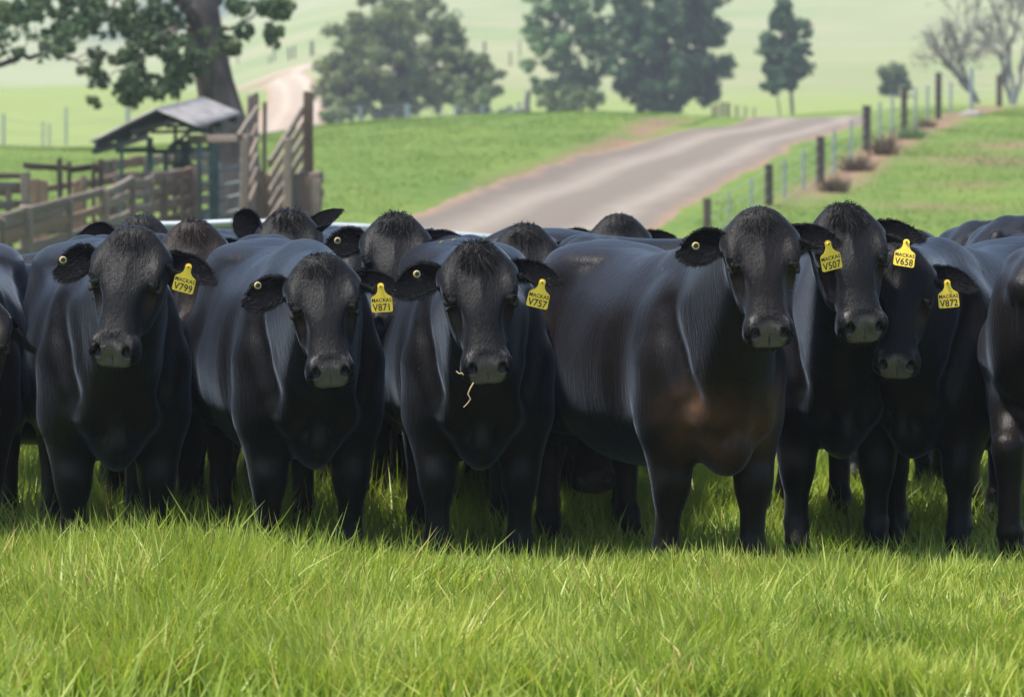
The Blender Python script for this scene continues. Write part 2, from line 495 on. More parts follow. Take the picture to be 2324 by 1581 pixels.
def head_frame(yaw, pitch, roll):
    f = np.array([math.sin(yaw), -math.cos(yaw), 0.]); up = np.array([0, 0, 1.])
    u = f * math.cos(pitch) - up * math.sin(pitch); v = f * math.sin(pitch) + up * math.cos(pitch)
    w = np.array([math.cos(yaw), math.sin(yaw), 0])
    c, s = math.cos(roll), math.sin(roll)                  # clockwise as the camera sees it
    Rr = np.array([[c, 0, s], [0, 1, 0], [-s, 0, c]])
    return Rr @ np.stack([u, v, w], 1)
def ear_frame(hR, side, up, back, twist):
    """axes in world: x along ear, -y opening, z width"""
    e1 = hR @ np.array([-up, -back, side]); e1 /= np.linalg.norm(e1)
    op = hR @ np.array([.05, 1, side * .1]); op -= e1 * (op @ e1); op /= np.linalg.norm(op)
    wd = np.cross(e1, -op)
    if wd[2] < 0: wd = -wd
    c, s = math.cos(twist), math.sin(twist)
    op2 = op * c - wd * s; wd2 = wd * c + op * s
    return np.stack([e1, -op2, wd2], 1)
def surf_pick(co, nr, n, mask=None):
    idx = np.arange(len(co)) if mask is None else np.nonzero(mask)[0]
    if len(idx) == 0: return np.zeros(0, int)
    return rng.choice(idx, n, replace=len(idx) < n)
def unit(a): return a / (np.linalg.norm(a, axis=-1, keepdims=True) + 1e-9)

def make_cow(label, feet, heading, eye, hd, yaw=0, pitch=60, roll=0, hs=1.0, z=0.0, size=1.0, res=.0154, detail=True,
             earR=(.05, .25, .0), earL=(.05, .25, -.5), brown=0.0, tuft=250, tuftlen=.05, step=(0, 0, 0, 0),
             fat=1.0, notch=False, fuzz=12000, brown_tuft=False, chest_brown=0.0, earlen=.215):
    """feet: (x pixel, metres) under the shoulders ; heading: degrees, 0 = facing the camera, + = towards the right"""
    fx = (feet[0] - 1162.0) / FPX * feet[1]
    org = np.array([fx, feet[1] - CAM_D, z])
    rz = -math.pi / 2 + R(heading)
    root = empty('cow', org, rz)
    setp(root, label, 'cow', 'black cattle of the herd')
    c, s = math.cos(rz), math.sin(rz)
    W = np.array([[c, -s, 0], [s, c, 0], [0, 0, 1]])        # local -> world
    hR = head_frame(R(yaw), R(pitch), R(roll))
    eyew = at(eye[0], eye[1] - 22 * 13.6 / hd, hd)
    hp = eyew - hR @ np.array([.0, .03, 0]) * hs
    hpl = (W.T @ (hp - org)) / size; hRl = W.T @ hR
    cow = Cow(hpl, hRl, hs / size, step, fat, detail)
    V, F = cow.build(res)
    H = cow.head_local(V)
    V = V * size
    pad = np.clip(1 - (np.maximum(np.abs(H[:, 2]) - .066 - .2 * np.clip(H[:, 1], -.1, .02), 0)) / .008, 0, 1) * \
        np.clip((H[:, 0] * .75 + H[:, 1] * .66 - .197) / .010, 0, 1) * np.clip((H[:, 1] + .060) / .008, 0, 1) * \
        np.clip((.042 - H[:, 1]) / .01, 0, 1)
    Ha = H * [1, 1, 0] + np.abs(H) * [0, 0, 1]
    er = np.linalg.norm((Ha - [.014, .032, .120]) / [1.25, 1.0, 1.0], axis=1)
    pad = np.maximum(pad, .55 * np.clip(1 - np.abs(er - .027) / .006, 0, 1) * (Ha[:, 1] < .028))
    br = np.full(len(V), brown)
    br += .8 * np.clip(1 - np.linalg.norm((H - [.075, -.02, 0]) * [1, 1, 0] / [.06, .05, 1], axis=1), 0, 1) * (np.abs(H[:, 2]) > .07) * .6
    if chest_brown: br += chest_brown * np.clip(1.45 - np.linalg.norm((V * [1, 0, 1] + np.abs(V) * [0, 1, 0] - [.22, .10, .60]) / [.22, .16, .16], axis=1), 0, 1)
    ishead = np.clip((.46 - np.linalg.norm(H - [.05, 0, 0], axis=1)) / .16, 0, 1)[:, None]
    fco = V * np.array([1, 1, .13])
    Hm = H * [1, 1, 1 / 1.13]
    nd = np.linalg.norm((np.abs(Hm) * [0, 0, 1] + Hm * [1, 1, 0] - [.290, .010, .047]) / [.024, .022, .018], axis=1)
    inner = np.clip((1.0 - nd) / .25, 0, 1) * .95
    nbody = len(V)
    hair_root, hair_dir, hair_len = [], [], []
    Vs, Fs, ATT = [V], list(F), [[pad], [np.clip(br, 0, 1)], [inner], [fco], [ishead[:, 0]]]
    off = nbody
    earinfo = {}
    for side, (up, back, tw), nm in ((-1, earR, 'R'), (1, earL, 'L')):
        ev, ef, ei, rim = ear_mesh(earlen * hs, .070 * hs, .10, 1.0, notch and side > 0)
        Ew = ear_frame(hR, side, up, back, tw)
        base = hp + hR @ (np.array([-.095, -.030, side * .098]) * hs)
        wv = base + (Ew @ ev.T).T
        lv = (W.T @ (wv - org).T).T
        earinfo[nm] = (base, Ew)
        Vs.append(lv); Fs.append(ef + off); off += len(lv)
        for k, a in enumerate((np.zeros(len(lv)), np.full(len(lv), brown * .5), ei, lv * np.array([.3, 1, 1]), np.ones(len(lv)))): ATT[k].append(a)
        # fringe of hair round the ear and inside it
        El = W.T @ Ew
        n = 1500 if detail else 380
        pick = rng.integers(4, len(rim) - 1, n)
        rp = lv[rim[pick]] + rng.normal(0, .0025, (n, 3))
        cen = lv.mean(0)
        out = unit(rp - cen) * .6 + El[:, 0] * .75 + rng.normal(0, .28, (n, 3)) + El[:, 1] * rng.uniform(-.5, .1, n)[:, None]
        hair_root.append(rp); hair_dir.append(unit(out)); hair_len.append(rng.uniform(.006, .016, n) * hs)
        n = 1400 if detail else 280                                    # hair on the back and inside of the ear
        pick = rng.integers(0, len(lv), n)
        rp = lv[pick] + rng.normal(0, .003, (n, 3)); sgn = np.where(ei[pick] > .5, -1.0, 1.0)[:, None]
        out = El[:, 0] * .9 + El[:, 1] * sgn * .25 + El[:, 2] * (.35 * np.sign((rp - lv.mean(0)) @ El[:, 2]))[:, None] + rng.normal(0, .2, (n, 3))
        hair_root.append(rp); hair_dir.append(unit(out)); hair_len.append(rng.uniform(.008, .020, n) * hs)
    V = np.concatenate(Vs)
    me = mesh_arrays('cow_body', V, Fs, [M_COAT])
    for nm, a in zip(('pad', 'brown', 'inner', 'fur_co', 'face'), ATT): attr(me, nm, np.concatenate(a))
    body = link('body', me, root)
    # hair of the poll
    nr = np.zeros(len(me.vertices) * 3, np.float32); me.vertices.foreach_get('normal', nr); nr = nr.reshape(-1, 3)
    nb = nr[:nbody]; vb = V[:nbody]
    pc = np.sqrt(((H[:, 0] + .168) / .085) ** 2 + (H[:, 2] / .085) ** 2)
    pm = (pc < 1) & (H[:, 1] > -.06) & (np.linalg.norm(H, axis=1) < .32)
    pk = surf_pick(vb, nb, tuft * 3, pm)
    if len(pk):
        pk = pk[rng.uniform(0, 1, len(pk)) > pc[pk] ** 1.5]
        sidew = (H[pk, 2] / .08)[:, None]
        cl = np.floor(sidew * 5 + rng.normal(0, .4, sidew.shape)); top = np.clip((-.175 - H[pk, 0]) / .045, 0, 1)[:, None]
        dr = nb[pk] * (.22 + .25 * top) + hRl[:, 0] * (.85 - .9 * top + rng.normal(0, .22, (len(pk), 1))) + hRl[:, 2] * (.5 * sidew + .30 * np.sin(cl * 2.3)) + rng.normal(0, .13, (len(pk), 3))
        hair_root.append(vb[pk] - nb[pk] * .004 + rng.normal(0, .004, (len(pk), 3))); hair_dir.append(unit(dr)); hair_len.append(rng.uniform(.35, 1.0, len(pk)) * tuftlen * .85 * (1.05 - .7 * pc[pk]))
    hr = np.concatenate(hair_root); hdv = np.concatenate(hair_dir); hl = np.concatenate(hair_len)
    bend = (hRl[:, 0] * .30 + rng.normal(0, .30, hr.shape)) * hl[:, None]
    bend[:, 2] -= .25 * hl
    hv, hf, ht, hi = ribbons(hr, hdv, hl, np.where(np.arange(len(hl)) < len(hl) - (len(pk) if len(pk) else 0), .0017, .0026), bend, 2)
    hm = mesh_arrays('poll_hair', hv, hf, [M_HAIRB if brown_tuft else M_HAIR])
    attr(hm, 'rnd', rng.uniform(0, 1, len(hr))[hi])
    o = link('poll_and_ear_hair', hm, body); o['kind'] = 'stuff'
    # short coat hair that breaks up the outline
    if fuzz:
        wgt = np.where(np.linalg.norm(H, axis=1) < .4, 1.0, .22) * (V[:nbody, 2] > .35) * (1 - pad) * (np.linalg.norm(H - [.012, .02, 0], axis=1) < 9)
        wgt *= ~((np.abs(np.abs(H[:, 2]) - .12) < .03) & (np.abs(H[:, 0] - .012) < .04) & (np.abs(H[:, 1] - .012) < .03))
        wgt = wgt / wgt.sum()
        pk = rng.choice(nbody, fuzz, p=wgt)
        flow = np.where((np.linalg.norm(H[pk], axis=1) < .33)[:, None], hRl[:, 0][None, :], np.array([[-.45, 0, -1.0]]))
        tang = flow - nb[pk] * np.einsum('ij,ij->i', flow, nb[pk])[:, None]
        dr = unit(unit(tang) + nb[pk] * .30 + rng.normal(0, .14, (fuzz, 3)))
        rt = vb[pk] + rng.normal(0, res * .45, (fuzz, 3)) * (1 - np.abs(nb[pk])) - nb[pk] * .002
        ln = rng.uniform(.009, .019, fuzz)
        sd = unit(np.cross(dr, nb[pk]))
        hv, hf, ht, hi = ribbons(rt, dr, ln, np.full(fuzz, .0030), -nb[pk] * (ln * .2)[:, None], 1, sd)
        fm = mesh_arrays('coat_hair', hv, hf, [M_HAIR])
        attr(fm, 'rnd', rng.uniform(0, 1, fuzz)[hi] ** 2)
        o = link('coat_hair', fm, body); o['kind'] = 'stuff'
    if detail:
        for side in (-1, 1):
            ew = hp + hR @ (np.array([.014, .031, side * .0970 * 1.13]) * hs)
            bm = bmesh.new(); bmesh.ops.create_uvsphere(bm, u_segments=20, v_segments=12, radius=.0205 * hs)
            em = bpy.data.meshes.new('eye'); bm.to_mesh(em); bm.free(); em.materials.append(M_EYE)
            em.polygons.foreach_set('use_smooth', [True] * len(em.polygons))
            link('eye', em, body, W.T @ (ew - org))
    return dict(root=root, ears=earinfo, hp=hp, hR=hR, hs=hs, org=org, W=W)

# ------------------------------------------------------------------ ear tags
def tag_outline():
    pts = [(-.012, 0.0), (-.0125, .008), (-.008, .015), (0, .0175), (.008, .015), (.0125, .008), (.012, 0.0)]
    right = [(.012, -.004), (.0145, -.016), (.022, -.026), (.034, -.033), (.0385, -.038), (.040, -.045), (.0405, -.086), (.0385, -.091), (.033, -.093)]
    return pts + right + [(-x, y) for x, y in reversed(right)]
def text_mesh(txt, size, bold=.0):
    cu = bpy.data.curves.new('lettering', 'FONT'); cu.body = txt; cu.size = size; cu.align_x = 'CENTER'; cu.offset = bold
    cu.space_character = 1.06
    ob = bpy.data.objects.new('tmp', cu); COL.objects.link(ob)
    dg = bpy.context.evaluated_depsgraph_get()
    me = bpy.data.meshes.new_from_object(ob.evaluated_get(dg))
    bpy.data.objects.remove(ob); bpy.data.curves.remove(cu)
    return me
def make_tag(number, label, stud_px, d, roll, yaw=0, tilt=0, size=1.0, print_=True, bow=.35):
    pts = tag_outline(); n = len(pts)
    bm = bmesh.new()
    f = bm.faces.new([bm.verts.new((x, 0, y)) for x, y in pts])
    ex = bmesh.ops.extrude_face_region(bm, geom=[f])
    bmesh.ops.translate(bm, verts=[v for v in ex['geom'] if isinstance(v, bmesh.types.BMVert)], vec=(0, .0018, 0))
    bmesh.ops.recalc_face_normals(bm, faces=bm.faces)
    bowf = lambda x, y: .08 * max(0, -y)
    for v in bm.verts: v.co.y += bowf(v.co.x, v.co.z)
    me = bpy.data.meshes.new('ear_tag'); bm.to_mesh(me); bm.free(); me.materials.append(M_TAG)
    root = empty('ear_tag', at(stud_px[0], stud_px[1], d))
    root.rotation_euler = (R(tilt), R(roll), R(yaw)); root.scale = (size,) * 3
    setp(root, label, 'ear tag', 'yellow ear tags')
    link('flag', me, root)
    bm = bmesh.new()
    bmesh.ops.create_cone(bm, cap_ends=True, segments=16, radius1=.0062, radius2=.0050, depth=.006, matrix=Matrix.Translation((0, -.003, .004)) @ Matrix.Rotation(R(90), 4, 'X'))
    sm = bpy.data.meshes.new('stud'); bm.to_mesh(sm); bm.free(); sm.materials.append(M_TAG); st = link('stud', sm, root)
    bm = bmesh.new()
    bmesh.ops.create_cone(bm, cap_ends=True, segments=12, radius1=.0032, radius2=.0032, depth=.003, matrix=Matrix.Translation((0, -.0062, .004)) @ Matrix.Rotation(R(90), 4, 'X'))
    sm = bpy.data.meshes.new('hole'); bm.to_mesh(sm); bm.free(); sm.materials.append(M_HOLE); link('hole', sm, st)
    if print_:
        for txt, sz, zz, b in (('MACKAS', .0195, -.0545, .00035), (number, .037, -.0875, .0006)):
            tm = text_mesh(txt, sz, b)
            co = np.zeros(len(tm.vertices) * 3, np.float32); tm.vertices.foreach_get('co', co); co = co.reshape(-1, 3)
            x, y = co[:, 0].copy() * (.95 if len(txt) > 4 else .86), co[:, 1] + zz
            co[:, 0] = x; co[:, 2] = y; co[:, 1] = [bowf(a, b_) - .0007 for a, b_ in zip(x, y)]
            tm.vertices.foreach_set('co', co.ravel()); tm.materials.append(M_INK)
            link('lettering', tm, root)
    return root
def make_button(label, px, d, yaw=0, size=1.0):
    root = empty('ear_button', at(px[0], px[1], d)); root.rotation_euler = (0, 0, R(yaw)); root.scale = (size,) * 3
    setp(root, label, 'ear button', 'cream ear buttons')
    bm = bmesh.new()
    prof = [(.0, -.004), (.0080, -.0035), (.0092, -.0055), (.0125, -.0045), (.0140, -.001), (.0140, .002), (0, .002)]
    k = 20; ring = []
    for r_, y in prof[1:-1]:
        ring.append([bm.verts.new((r_ * math.cos(2 * math.pi * i / k), y, r_ * math.sin(2 * math.pi * i / k))) for i in range(k)])
    for a, b in zip(ring[:-1], ring[1:]):
        for i in range(k): bm.faces.new((a[i], a[(i + 1) % k], b[(i + 1) % k], b[i]))
    bm.faces.new(ring[-1])
    me = bpy.data.meshes.new('ring'); bm.to_mesh(me); bm.free(); me.materials.append(M_BUTTON); link('ring', me, root)
    bm = bmesh.new(); bmesh.ops.create_circle(bm, cap_ends=True, segments=16, radius=.0085, matrix=Matrix.Translation((0, -.0042, 0)) @ Matrix.Rotation(R(90), 4, 'X'))
    me = bpy.data.meshes.new('hub'); bm.to_mesh(me); bm.free(); me.materials.append(M_HOLE); link('hub', me, root)
    return root
# ------------------------------------------------------------------ terrain
DL = [-400, 0, 14, 30, 46, 55, 62, 72, 84, 95, 103, 110, 125, 150, 175, 200, 225, 245, 262, 300, 450, 700, 1000, 1200]
ZL = [0, 0, 0, -.1, -.12, .1, .35, .85, 1.5, 2.12, 2.55, 2.65, 2.45, 3.0, 4.2, 5.6, 7.1, 8.2, 8.3, 7.5, 13, 30, 60, 85]
DC = [-400, 0, 14, 30, 50, 58, 64, 72, 84, 95, 106, 116, 124, 131, 140, 165, 200, 235, 262, 320, 400, 600, 900, 1200]
ZC = [0, 0, 0, -.1, -.1, .1, .42, .95, 1.6, 2.3, 3.0, 3.55, 3.85, 3.80, 3.3, 2.4, 3.0, 6.0, 8.6, 13.5, 18.5, 33, 62, 95]
DR = [-400, 0, 14, 30, 50, 58, 64, 72, 84, 95, 110, 118, 135, 150, 165, 190, 220, 260, 300, 340, 420, 600, 900, 1200]
ZR = [0, 0, 0, -.1, -.1, .05, .25, .75, 1.5, 2.35, 3.35, 3.8, 4.5, 4.9, 4.7, 4.3, 5.2, 8.4, 12.0, 15.0, 19.5, 33, 60, 92]
BANK_D, BANK_X = [60, 70, 84, 100, 118, 130], [-3.6, -1.9, .75, 3.3, 5.9, 7.3]
def terrain(X, Y):
    X = np.asarray(X, float); Y = np.asarray(Y, float); d = Y + CAM_D
    l, c, r = cubic(d, DL, ZL), cubic(d, DC, ZC), cubic(d, DR, ZR)
    t = X / np.maximum(np.abs(d), 12.0)
    a = np.clip((t + .115) / .085, 0, 1); a = a * a * (3 - 2 * a)
    b = np.clip((t - .045) / .08, 0, 1); b = b * b * (3 - 2 * b)
    z = (l * (1 - a) + c * a) * (1 - b) + r * b
    k = np.clip((d - 55) / 60, 0, 1)
    z = z + k * (.10 * np.sin(X * .35 + .6) * np.sin(Y * .13 + 1.1) + .05 * np.sin(X * .9 + Y * .31))
    k2 = np.clip((d - 230) / 200, 0, 1)
    z = z + k2 * (2.2 * np.sin(X * .021 + 1.0) * np.sin(Y * .013) + 1.0 * np.sin(X * .05 + Y * .02))
    sb = X - np.interp(d, BANK_D, BANK_X)                    # bank on the near side of the road
    q = np.clip(-sb / 1.5, 0, 1); q = q * q * (3 - 2 * q)
    z = z + .26 * q * np.exp(-(np.maximum(-sb - 1.5, 0) / 7.0) ** 2) * np.clip((d - 66) / 14, 0, 1) * np.clip((130 - d) / 16, 0, 1)
    # low rises in the pasture in front of the herd
    z = z + .06 * np.exp(-((X + 1.25) / .75) ** 2 - ((d - 12.95) / .55) ** 2)
    z = z + .012 * np.sin(X * 2.3 + 1) * np.sin(d * 1.9) * (np.abs(d - 13) < 6)
    return z
def ground_hit(px, py, d0=58.0, d1=900.0):
    """where the line of sight through that place of the picture meets the ground, first beyond d0"""
    r = ray(px, py)
    d = np.concatenate([np.arange(d0, 200, .1), np.arange(200, d1, .5)])
    X = r[0] / r[1] * d; Z = CAM_H + r[2] / r[1] * d
    h = Z - terrain(X, d - CAM_D)
    i = np.nonzero(h <= 0)[0]
    i = i[0] if len(i) else len(d) - 1
    return np.array([X[i], d[i] - CAM_D, float(terrain(X[i], d[i] - CAM_D))])
def pasture_material():
    m = NT('pasture')
    geo = m.n('NewGeometry').outputs['Position']
    far = m.attr('far').outputs['Fac']; dry = m.attr('dry').outputs['Fac']
    a = m.noise(.22, 5, .6, geo); b = m.noise(2.4, 4, .65, geo, (1, .35, 1)); c = m.noise(14, 4, .7, geo, (1, .4, 1)); e = m.noise(.035, 4, .55, geo)
    col = m.mix(m.ramp(a.outputs['Fac'], [(.35, (0,) * 3), (.68, (1,) * 3)]), (.072, .140, .019), (.140, .200, .030))
    col = m.mix(m.ramp(b.outputs['Fac'], [(.38, (0,) * 3), (.72, (.75,) * 3)]), col, (.170, .200, .047))
    col = m.mix(m.ramp(c.outputs['Fac'], [(.45, (0,) * 3), (.75, (.55,) * 3)]), col, (.060, .110, .017))
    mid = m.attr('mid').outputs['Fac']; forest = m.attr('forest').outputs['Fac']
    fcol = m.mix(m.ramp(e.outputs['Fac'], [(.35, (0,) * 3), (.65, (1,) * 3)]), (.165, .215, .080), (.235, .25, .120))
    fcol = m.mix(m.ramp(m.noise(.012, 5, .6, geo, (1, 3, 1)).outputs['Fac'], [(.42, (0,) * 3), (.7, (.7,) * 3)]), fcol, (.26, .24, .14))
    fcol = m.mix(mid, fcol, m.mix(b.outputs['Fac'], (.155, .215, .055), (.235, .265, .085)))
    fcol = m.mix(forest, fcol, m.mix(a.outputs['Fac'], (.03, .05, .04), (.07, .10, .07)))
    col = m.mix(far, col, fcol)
    dn = m.ramp(m.noise(.8, 5, .7, geo, (1, .5, 1)).outputs['Fac'], [(.30, (0,) * 3), (.48, (1,) * 3)])
    dirt = m.mix(c.outputs['Fac'], (.170, .095, .058), (.27, .175, .115))
    col = m.mix(m.math('MULTIPLY', dry, dn), col, dirt)
    m.color(col); m.set(Roughness=.85, Specular_IOR_Level=.15)
    m.bump(m.math('ADD', b.outputs['Fac'], c.outputs['Fac']), .7, .12)
    return m.m
yd = np.concatenate([np.arange(-60, -5, 5), np.arange(-5, 9, .22), np.arange(9, 44, 1.2), np.arange(44, 126, .55), np.arange(126, 260, 2.0), np.geomspace(260, 1180, 80)])
nx = 190
tt = np.linspace(-1, 1, nx); tt = np.sign(tt) * (.72 * np.abs(tt) + .28 * np.abs(tt) ** 6)
dd = yd + CAM_D
half = np.where(dd < 25, 9.0, .17 * dd + 5) * 1.9
gx = tt[None, :] * half[:, None]; gy = np.repeat(yd[:, None], nx, 1)
gz = terrain(gx, gy)
V = np.stack([gx, gy, gz], -1).reshape(-1, 3)
ii = (np.arange(len(yd) - 1)[:, None] * nx + np.arange(nx - 1)[None]).ravel()
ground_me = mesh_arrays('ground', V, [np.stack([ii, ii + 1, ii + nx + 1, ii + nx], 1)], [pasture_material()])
d_ = V[:, 1] + CAM_D
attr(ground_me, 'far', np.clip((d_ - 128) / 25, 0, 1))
# the fence line on the right stands on a strip of bare red earth
FENCE = [(1605, 450, 66), (1745, 373, 76), (1862, 310, 85), (1967, 240, 96), (2052, 198, 108), (2130, 165, 117), (2268, 170, 136), (2350, 168, 150)]
def fence_x(d): return np.interp(d, [f[2] for f in FENCE], [(f[0] - 1162) / FPX * f[2] for f in FENCE])
fd = np.abs(V[:, 0] - .35 - fence_x(d_))
dry = np.clip(1.3 - fd / .75, 0, 1) * np.clip((d_ - 74) / 10, 0, 1) * np.clip((150 - d_) / 20, 0, 1)
for px, py, rx, ry in ((2250, 365, 1.6, 2.2), (2140, 470, 1.2, 1.0), (2190, 420, 1.0, .8), (2290, 330, 1.2, 2.0), (610, 185, 4, 14)):
    g = ground_hit(px, py)
    dry = np.maximum(dry, .85 * np.exp(-((V[:, 0] - g[0]) / rx) ** 2 - ((V[:, 1] - g[1]) / ry) ** 2))
sb = V[:, 0] - np.interp(d_, BANK_D, BANK_X)
dry = np.maximum(dry, .95 * np.clip(1.15 - np.abs(sb + .40) / .70, 0, 1) * np.clip((d_ - 76) / 10, 0, 1) * np.clip((121 - d_) / 8, 0, 1))
attr(ground_me, 'dry', dry)
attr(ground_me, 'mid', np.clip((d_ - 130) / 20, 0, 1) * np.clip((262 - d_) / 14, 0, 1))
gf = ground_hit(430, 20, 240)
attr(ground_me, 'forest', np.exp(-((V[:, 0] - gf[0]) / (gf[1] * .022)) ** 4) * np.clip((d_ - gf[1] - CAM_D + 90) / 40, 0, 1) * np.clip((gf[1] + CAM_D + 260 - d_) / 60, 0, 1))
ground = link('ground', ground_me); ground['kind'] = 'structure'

# ------------------------------------------------------------------ dirt roads
def road_material(name, ca, cb, edge):
    m = NT(name)
    geo = m.n('NewGeometry').outputs['Position']
    s_ = m.attr('across').outputs['Fac']
    n = m.noise(1.1, 5, .65, geo); f = m.noise(22, 4, .7, geo)
    rut = m.ramp(m.math('ADD', s_, m.math('MULTIPLY', m.math('SUBTRACT', n.outputs['Fac'], .5), .12)),
                 [(.0, (0,) * 3), (.20, (.15,) * 3), (.34, (1,) * 3), (.45, (.25,) * 3), (.62, (.25,) * 3), (.74, (1,) * 3), (.86, (.3,) * 3), (1, (0,) * 3)])
    col = m.mix(rut, ca, cb)
    col = m.mix(m.ramp(f.outputs['Fac'], [(.4, (0,) * 3), (.8, (.5,) * 3)]), col, tuple(x * .6 for x in ca))
    ed = m.ramp(m.math('ADD', m.math('ABSOLUTE', m.math('SUBTRACT', s_, .5)), m.math('MULTIPLY', m.math('SUBTRACT', n.outputs['Fac'], .5), .22)), [(.37, (0,) * 3), (.45, (1,) * 3)])
    col = m.mix(ed, col, edge)
    m.color(col); m.set(Roughness=.95, Specular_IOR_Level=.1)
    m.bump(m.math('ADD', n.outputs['Fac'], m.math('MULTIPLY', f.outputs['Fac'], .5)), .5, .05)
    return m.m
def make_road(name, pts, widths, mat, lift=.05, step=.6, nc=13, jag=.22):
    pts = np.array(pts); seg = np.concatenate([[0], np.cumsum(np.linalg.norm(np.diff(pts[:, :2], axis=0), axis=1))])
    S = np.arange(0, seg[-1], step)
    cx, cy, w = cubic(S, seg, pts[:, 0]), cubic(S, seg, pts[:, 1]), np.interp(S, seg, widths)
    tx, ty = np.gradient(cx), np.gradient(cy); l = np.hypot(tx, ty); nx_, ny_ = ty / l, -tx / l
    V = []; A = []
    jl = np.convolve(rng.normal(0, 1, len(S) + 6), np.ones(4) / 4, 'same')[:len(S)] * jag
    jr = np.convolve(rng.normal(0, 1, len(S) + 6), np.ones(4) / 4, 'same')[:len(S)] * jag
    for j in range(nc):
        t = j / (nc - 1); o = (t - .5) * w + (jl * (1 - t) ** 3 + jr * t ** 3)
        x, y = cx + nx_ * o, cy + ny_ * o
        e = min(1, min(t, 1 - t) * 7)
        z = terrain(x, y) + lift * e - .03 * (1 - e) - .03 * (abs(t - .34) < .09) - .03 * (abs(t - .72) < .09)
        V.append(np.stack([x, y, z], 1)); A.append(np.full(len(S), t))
    V = np.stack(V, 1).reshape(-1, 3); A = np.stack(A, 1).ravel()
    ii = (np.arange(len(S) - 1)[:, None] * nc + np.arange(nc - 1)[None]).ravel()
    me = mesh_arrays(name, V, [np.stack([ii, ii + 1, ii + nc + 1, ii + nc], 1)], [mat]); attr(me, 'across', A)
    o = link(name, me); o['kind'] = 'structure'; return o
g = [ground_hit(x, y) for x, y in ((1210, 508), (1330, 447), (1465, 388), (1600, 340), (1730, 303), (1812, 282))]
near = g[0] + (g[0] - g[1]) * 2.2
last = g[-1] + np.array([1.2, 9.0, 0])
ROAD = np.array([near] + g + [last])
make_road('dirt_road', [near] + g + [last], [5.9, 5.8, 5.7, 5.5, 5.3, 5.0, 4.7, 4.3], road_material('gravel_road', (.128, .107, .088), (.240, .205, .167), (.225, .152, .102)))
g = [ground_hit(x, y, 150) for x, y in ((655, 285), (672, 245), (668, 205), (640, 182), (612, 176))]
make_road('far_dirt_road', [g[0] + (g[0] - g[1]) * .8] + g + [g[-1] + np.array([-5, 3, 0])], [4.5, 4.5, 4.3, 4.2, 4.2, 4.0, 4.0], road_material('pale_road', (.30, .235, .18), (.40, .33, .26), (.27, .19, .125)), lift=.12, step=1.0)

# ------------------------------------------------------------------ grass blades
def grass_material(name, stops, trans=.35):
    m = NT(name)
    rn = m.attr('rnd').outputs['Fac']; t = m.attr('t').outputs['Fac']
    col = m.ramp(rn, stops)
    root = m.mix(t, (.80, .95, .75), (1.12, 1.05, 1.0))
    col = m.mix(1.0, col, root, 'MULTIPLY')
    m.color(col); m.set(Roughness=.45, Specular_IOR_Level=.35)
    tr = m.n('BsdfTranslucent'); m.l(m.mix(1.0, col, (1.1, 1.15, .55), 'MULTIPLY'), tr.inputs['Color'])
    mx = m.n('MixShader'); mx.inputs[0].default_value = trans
    m.l(m.b.outputs[0], mx.inputs[1]); m.l(tr.outputs[0], mx.inputs[2]); m.l(mx.outputs[0], m.out.inputs['Surface'])
    return m.m
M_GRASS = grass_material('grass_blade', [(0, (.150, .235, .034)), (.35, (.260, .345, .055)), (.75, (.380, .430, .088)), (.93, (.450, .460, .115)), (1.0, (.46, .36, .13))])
def value_noise(x, y, s, seed):
    r = np.random.default_rng(seed); G = r.uniform(0, 1, (64, 64))
    x = x / s + 31.3; y = y / s + 17.7
    i, j = np.floor(x).astype(int), np.floor(y).astype(int); fx, fy = x - i, y - j
    fx = fx * fx * (3 - 2 * fx); fy = fy * fy * (3 - 2 * fy)
    g = lambda a, b: G[a % 64, b % 64]
    return (g(i, j) * (1 - fx) + g(i + 1, j) * fx) * (1 - fy) + (g(i, j + 1) * (1 - fx) + g(i + 1, j + 1) * fx) * fy
def blades(n, d0, d1, xm, hmin, hmax, wid, lean, rows, tall=.0, inner=None):
    d = np.sqrt(rng.uniform(d0 * d0, d1 * d1, n)); x = rng.uniform(-1, 1, n) * (d * xm + .15)
    y = d - CAM_D
    # tussocks: pull blades together
    k = value_noise(x, y, .16, 3)
    keep = rng.uniform(0, 1, n) < .45 + .75 * k
    if inner: keep &= (np.abs(x) > inner * d + .1) | (d < 10.35)
    x, y, d, k = x[keep], y[keep], d[keep], k[keep]; n = len(x)
    hh = (hmin + (hmax - hmin) * rng.beta(2.2, 2.0, n)) * (1.16 - .36 * np.clip((x + 1.0) / 1.5, 0, 1) - .10 * np.clip((x - .9) / .5, 0, 1)) * np.interp(d, [10, 12.4, 13.2, 14, 15, 16], [1.0, 1.0, .80, .62, .7, 1.0]) * (.42 + .72 * value_noise(x, y, .42, 9) + .50 * value_noise(x, y, 1.1, 5))
    th = rng.uniform(0, 1, n) < tall; hh[th] *= rng.uniform(1.15, 1.55, th.sum())
    a = value_noise(x, y, .3, 21) * 9 + rng.normal(0, 1.1, n)
    ln = rng.gamma(2.0, lean / 2, n)
    dr = unit(np.stack([np.cos(a) * ln, np.sin(a) * ln, np.ones(n)], 1))
    bend = np.stack([np.cos(a), np.sin(a), -.45 * np.ones(n)], 1) * (hh * rng.uniform(.05, .55, n) ** 1.3)[:, None]
    root = np.stack([x, y, terrain(x, y) - .01], 1)
    V, F, T, I = ribbons(root, dr, hh, wid * rng.uniform(.6, 1.35, n), bend, rows)
    rn = np.clip(.55 * rng.uniform(0, 1, n) + .30 * value_noise(x, y, .7, 33) + .25 * value_noise(x, y, .2, 34) - .05, 0, .93)
    old = rng.uniform(0, 1, n) < .05; rn[old] = 1.0
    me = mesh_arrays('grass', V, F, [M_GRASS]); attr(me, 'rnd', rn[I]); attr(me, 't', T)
    return me

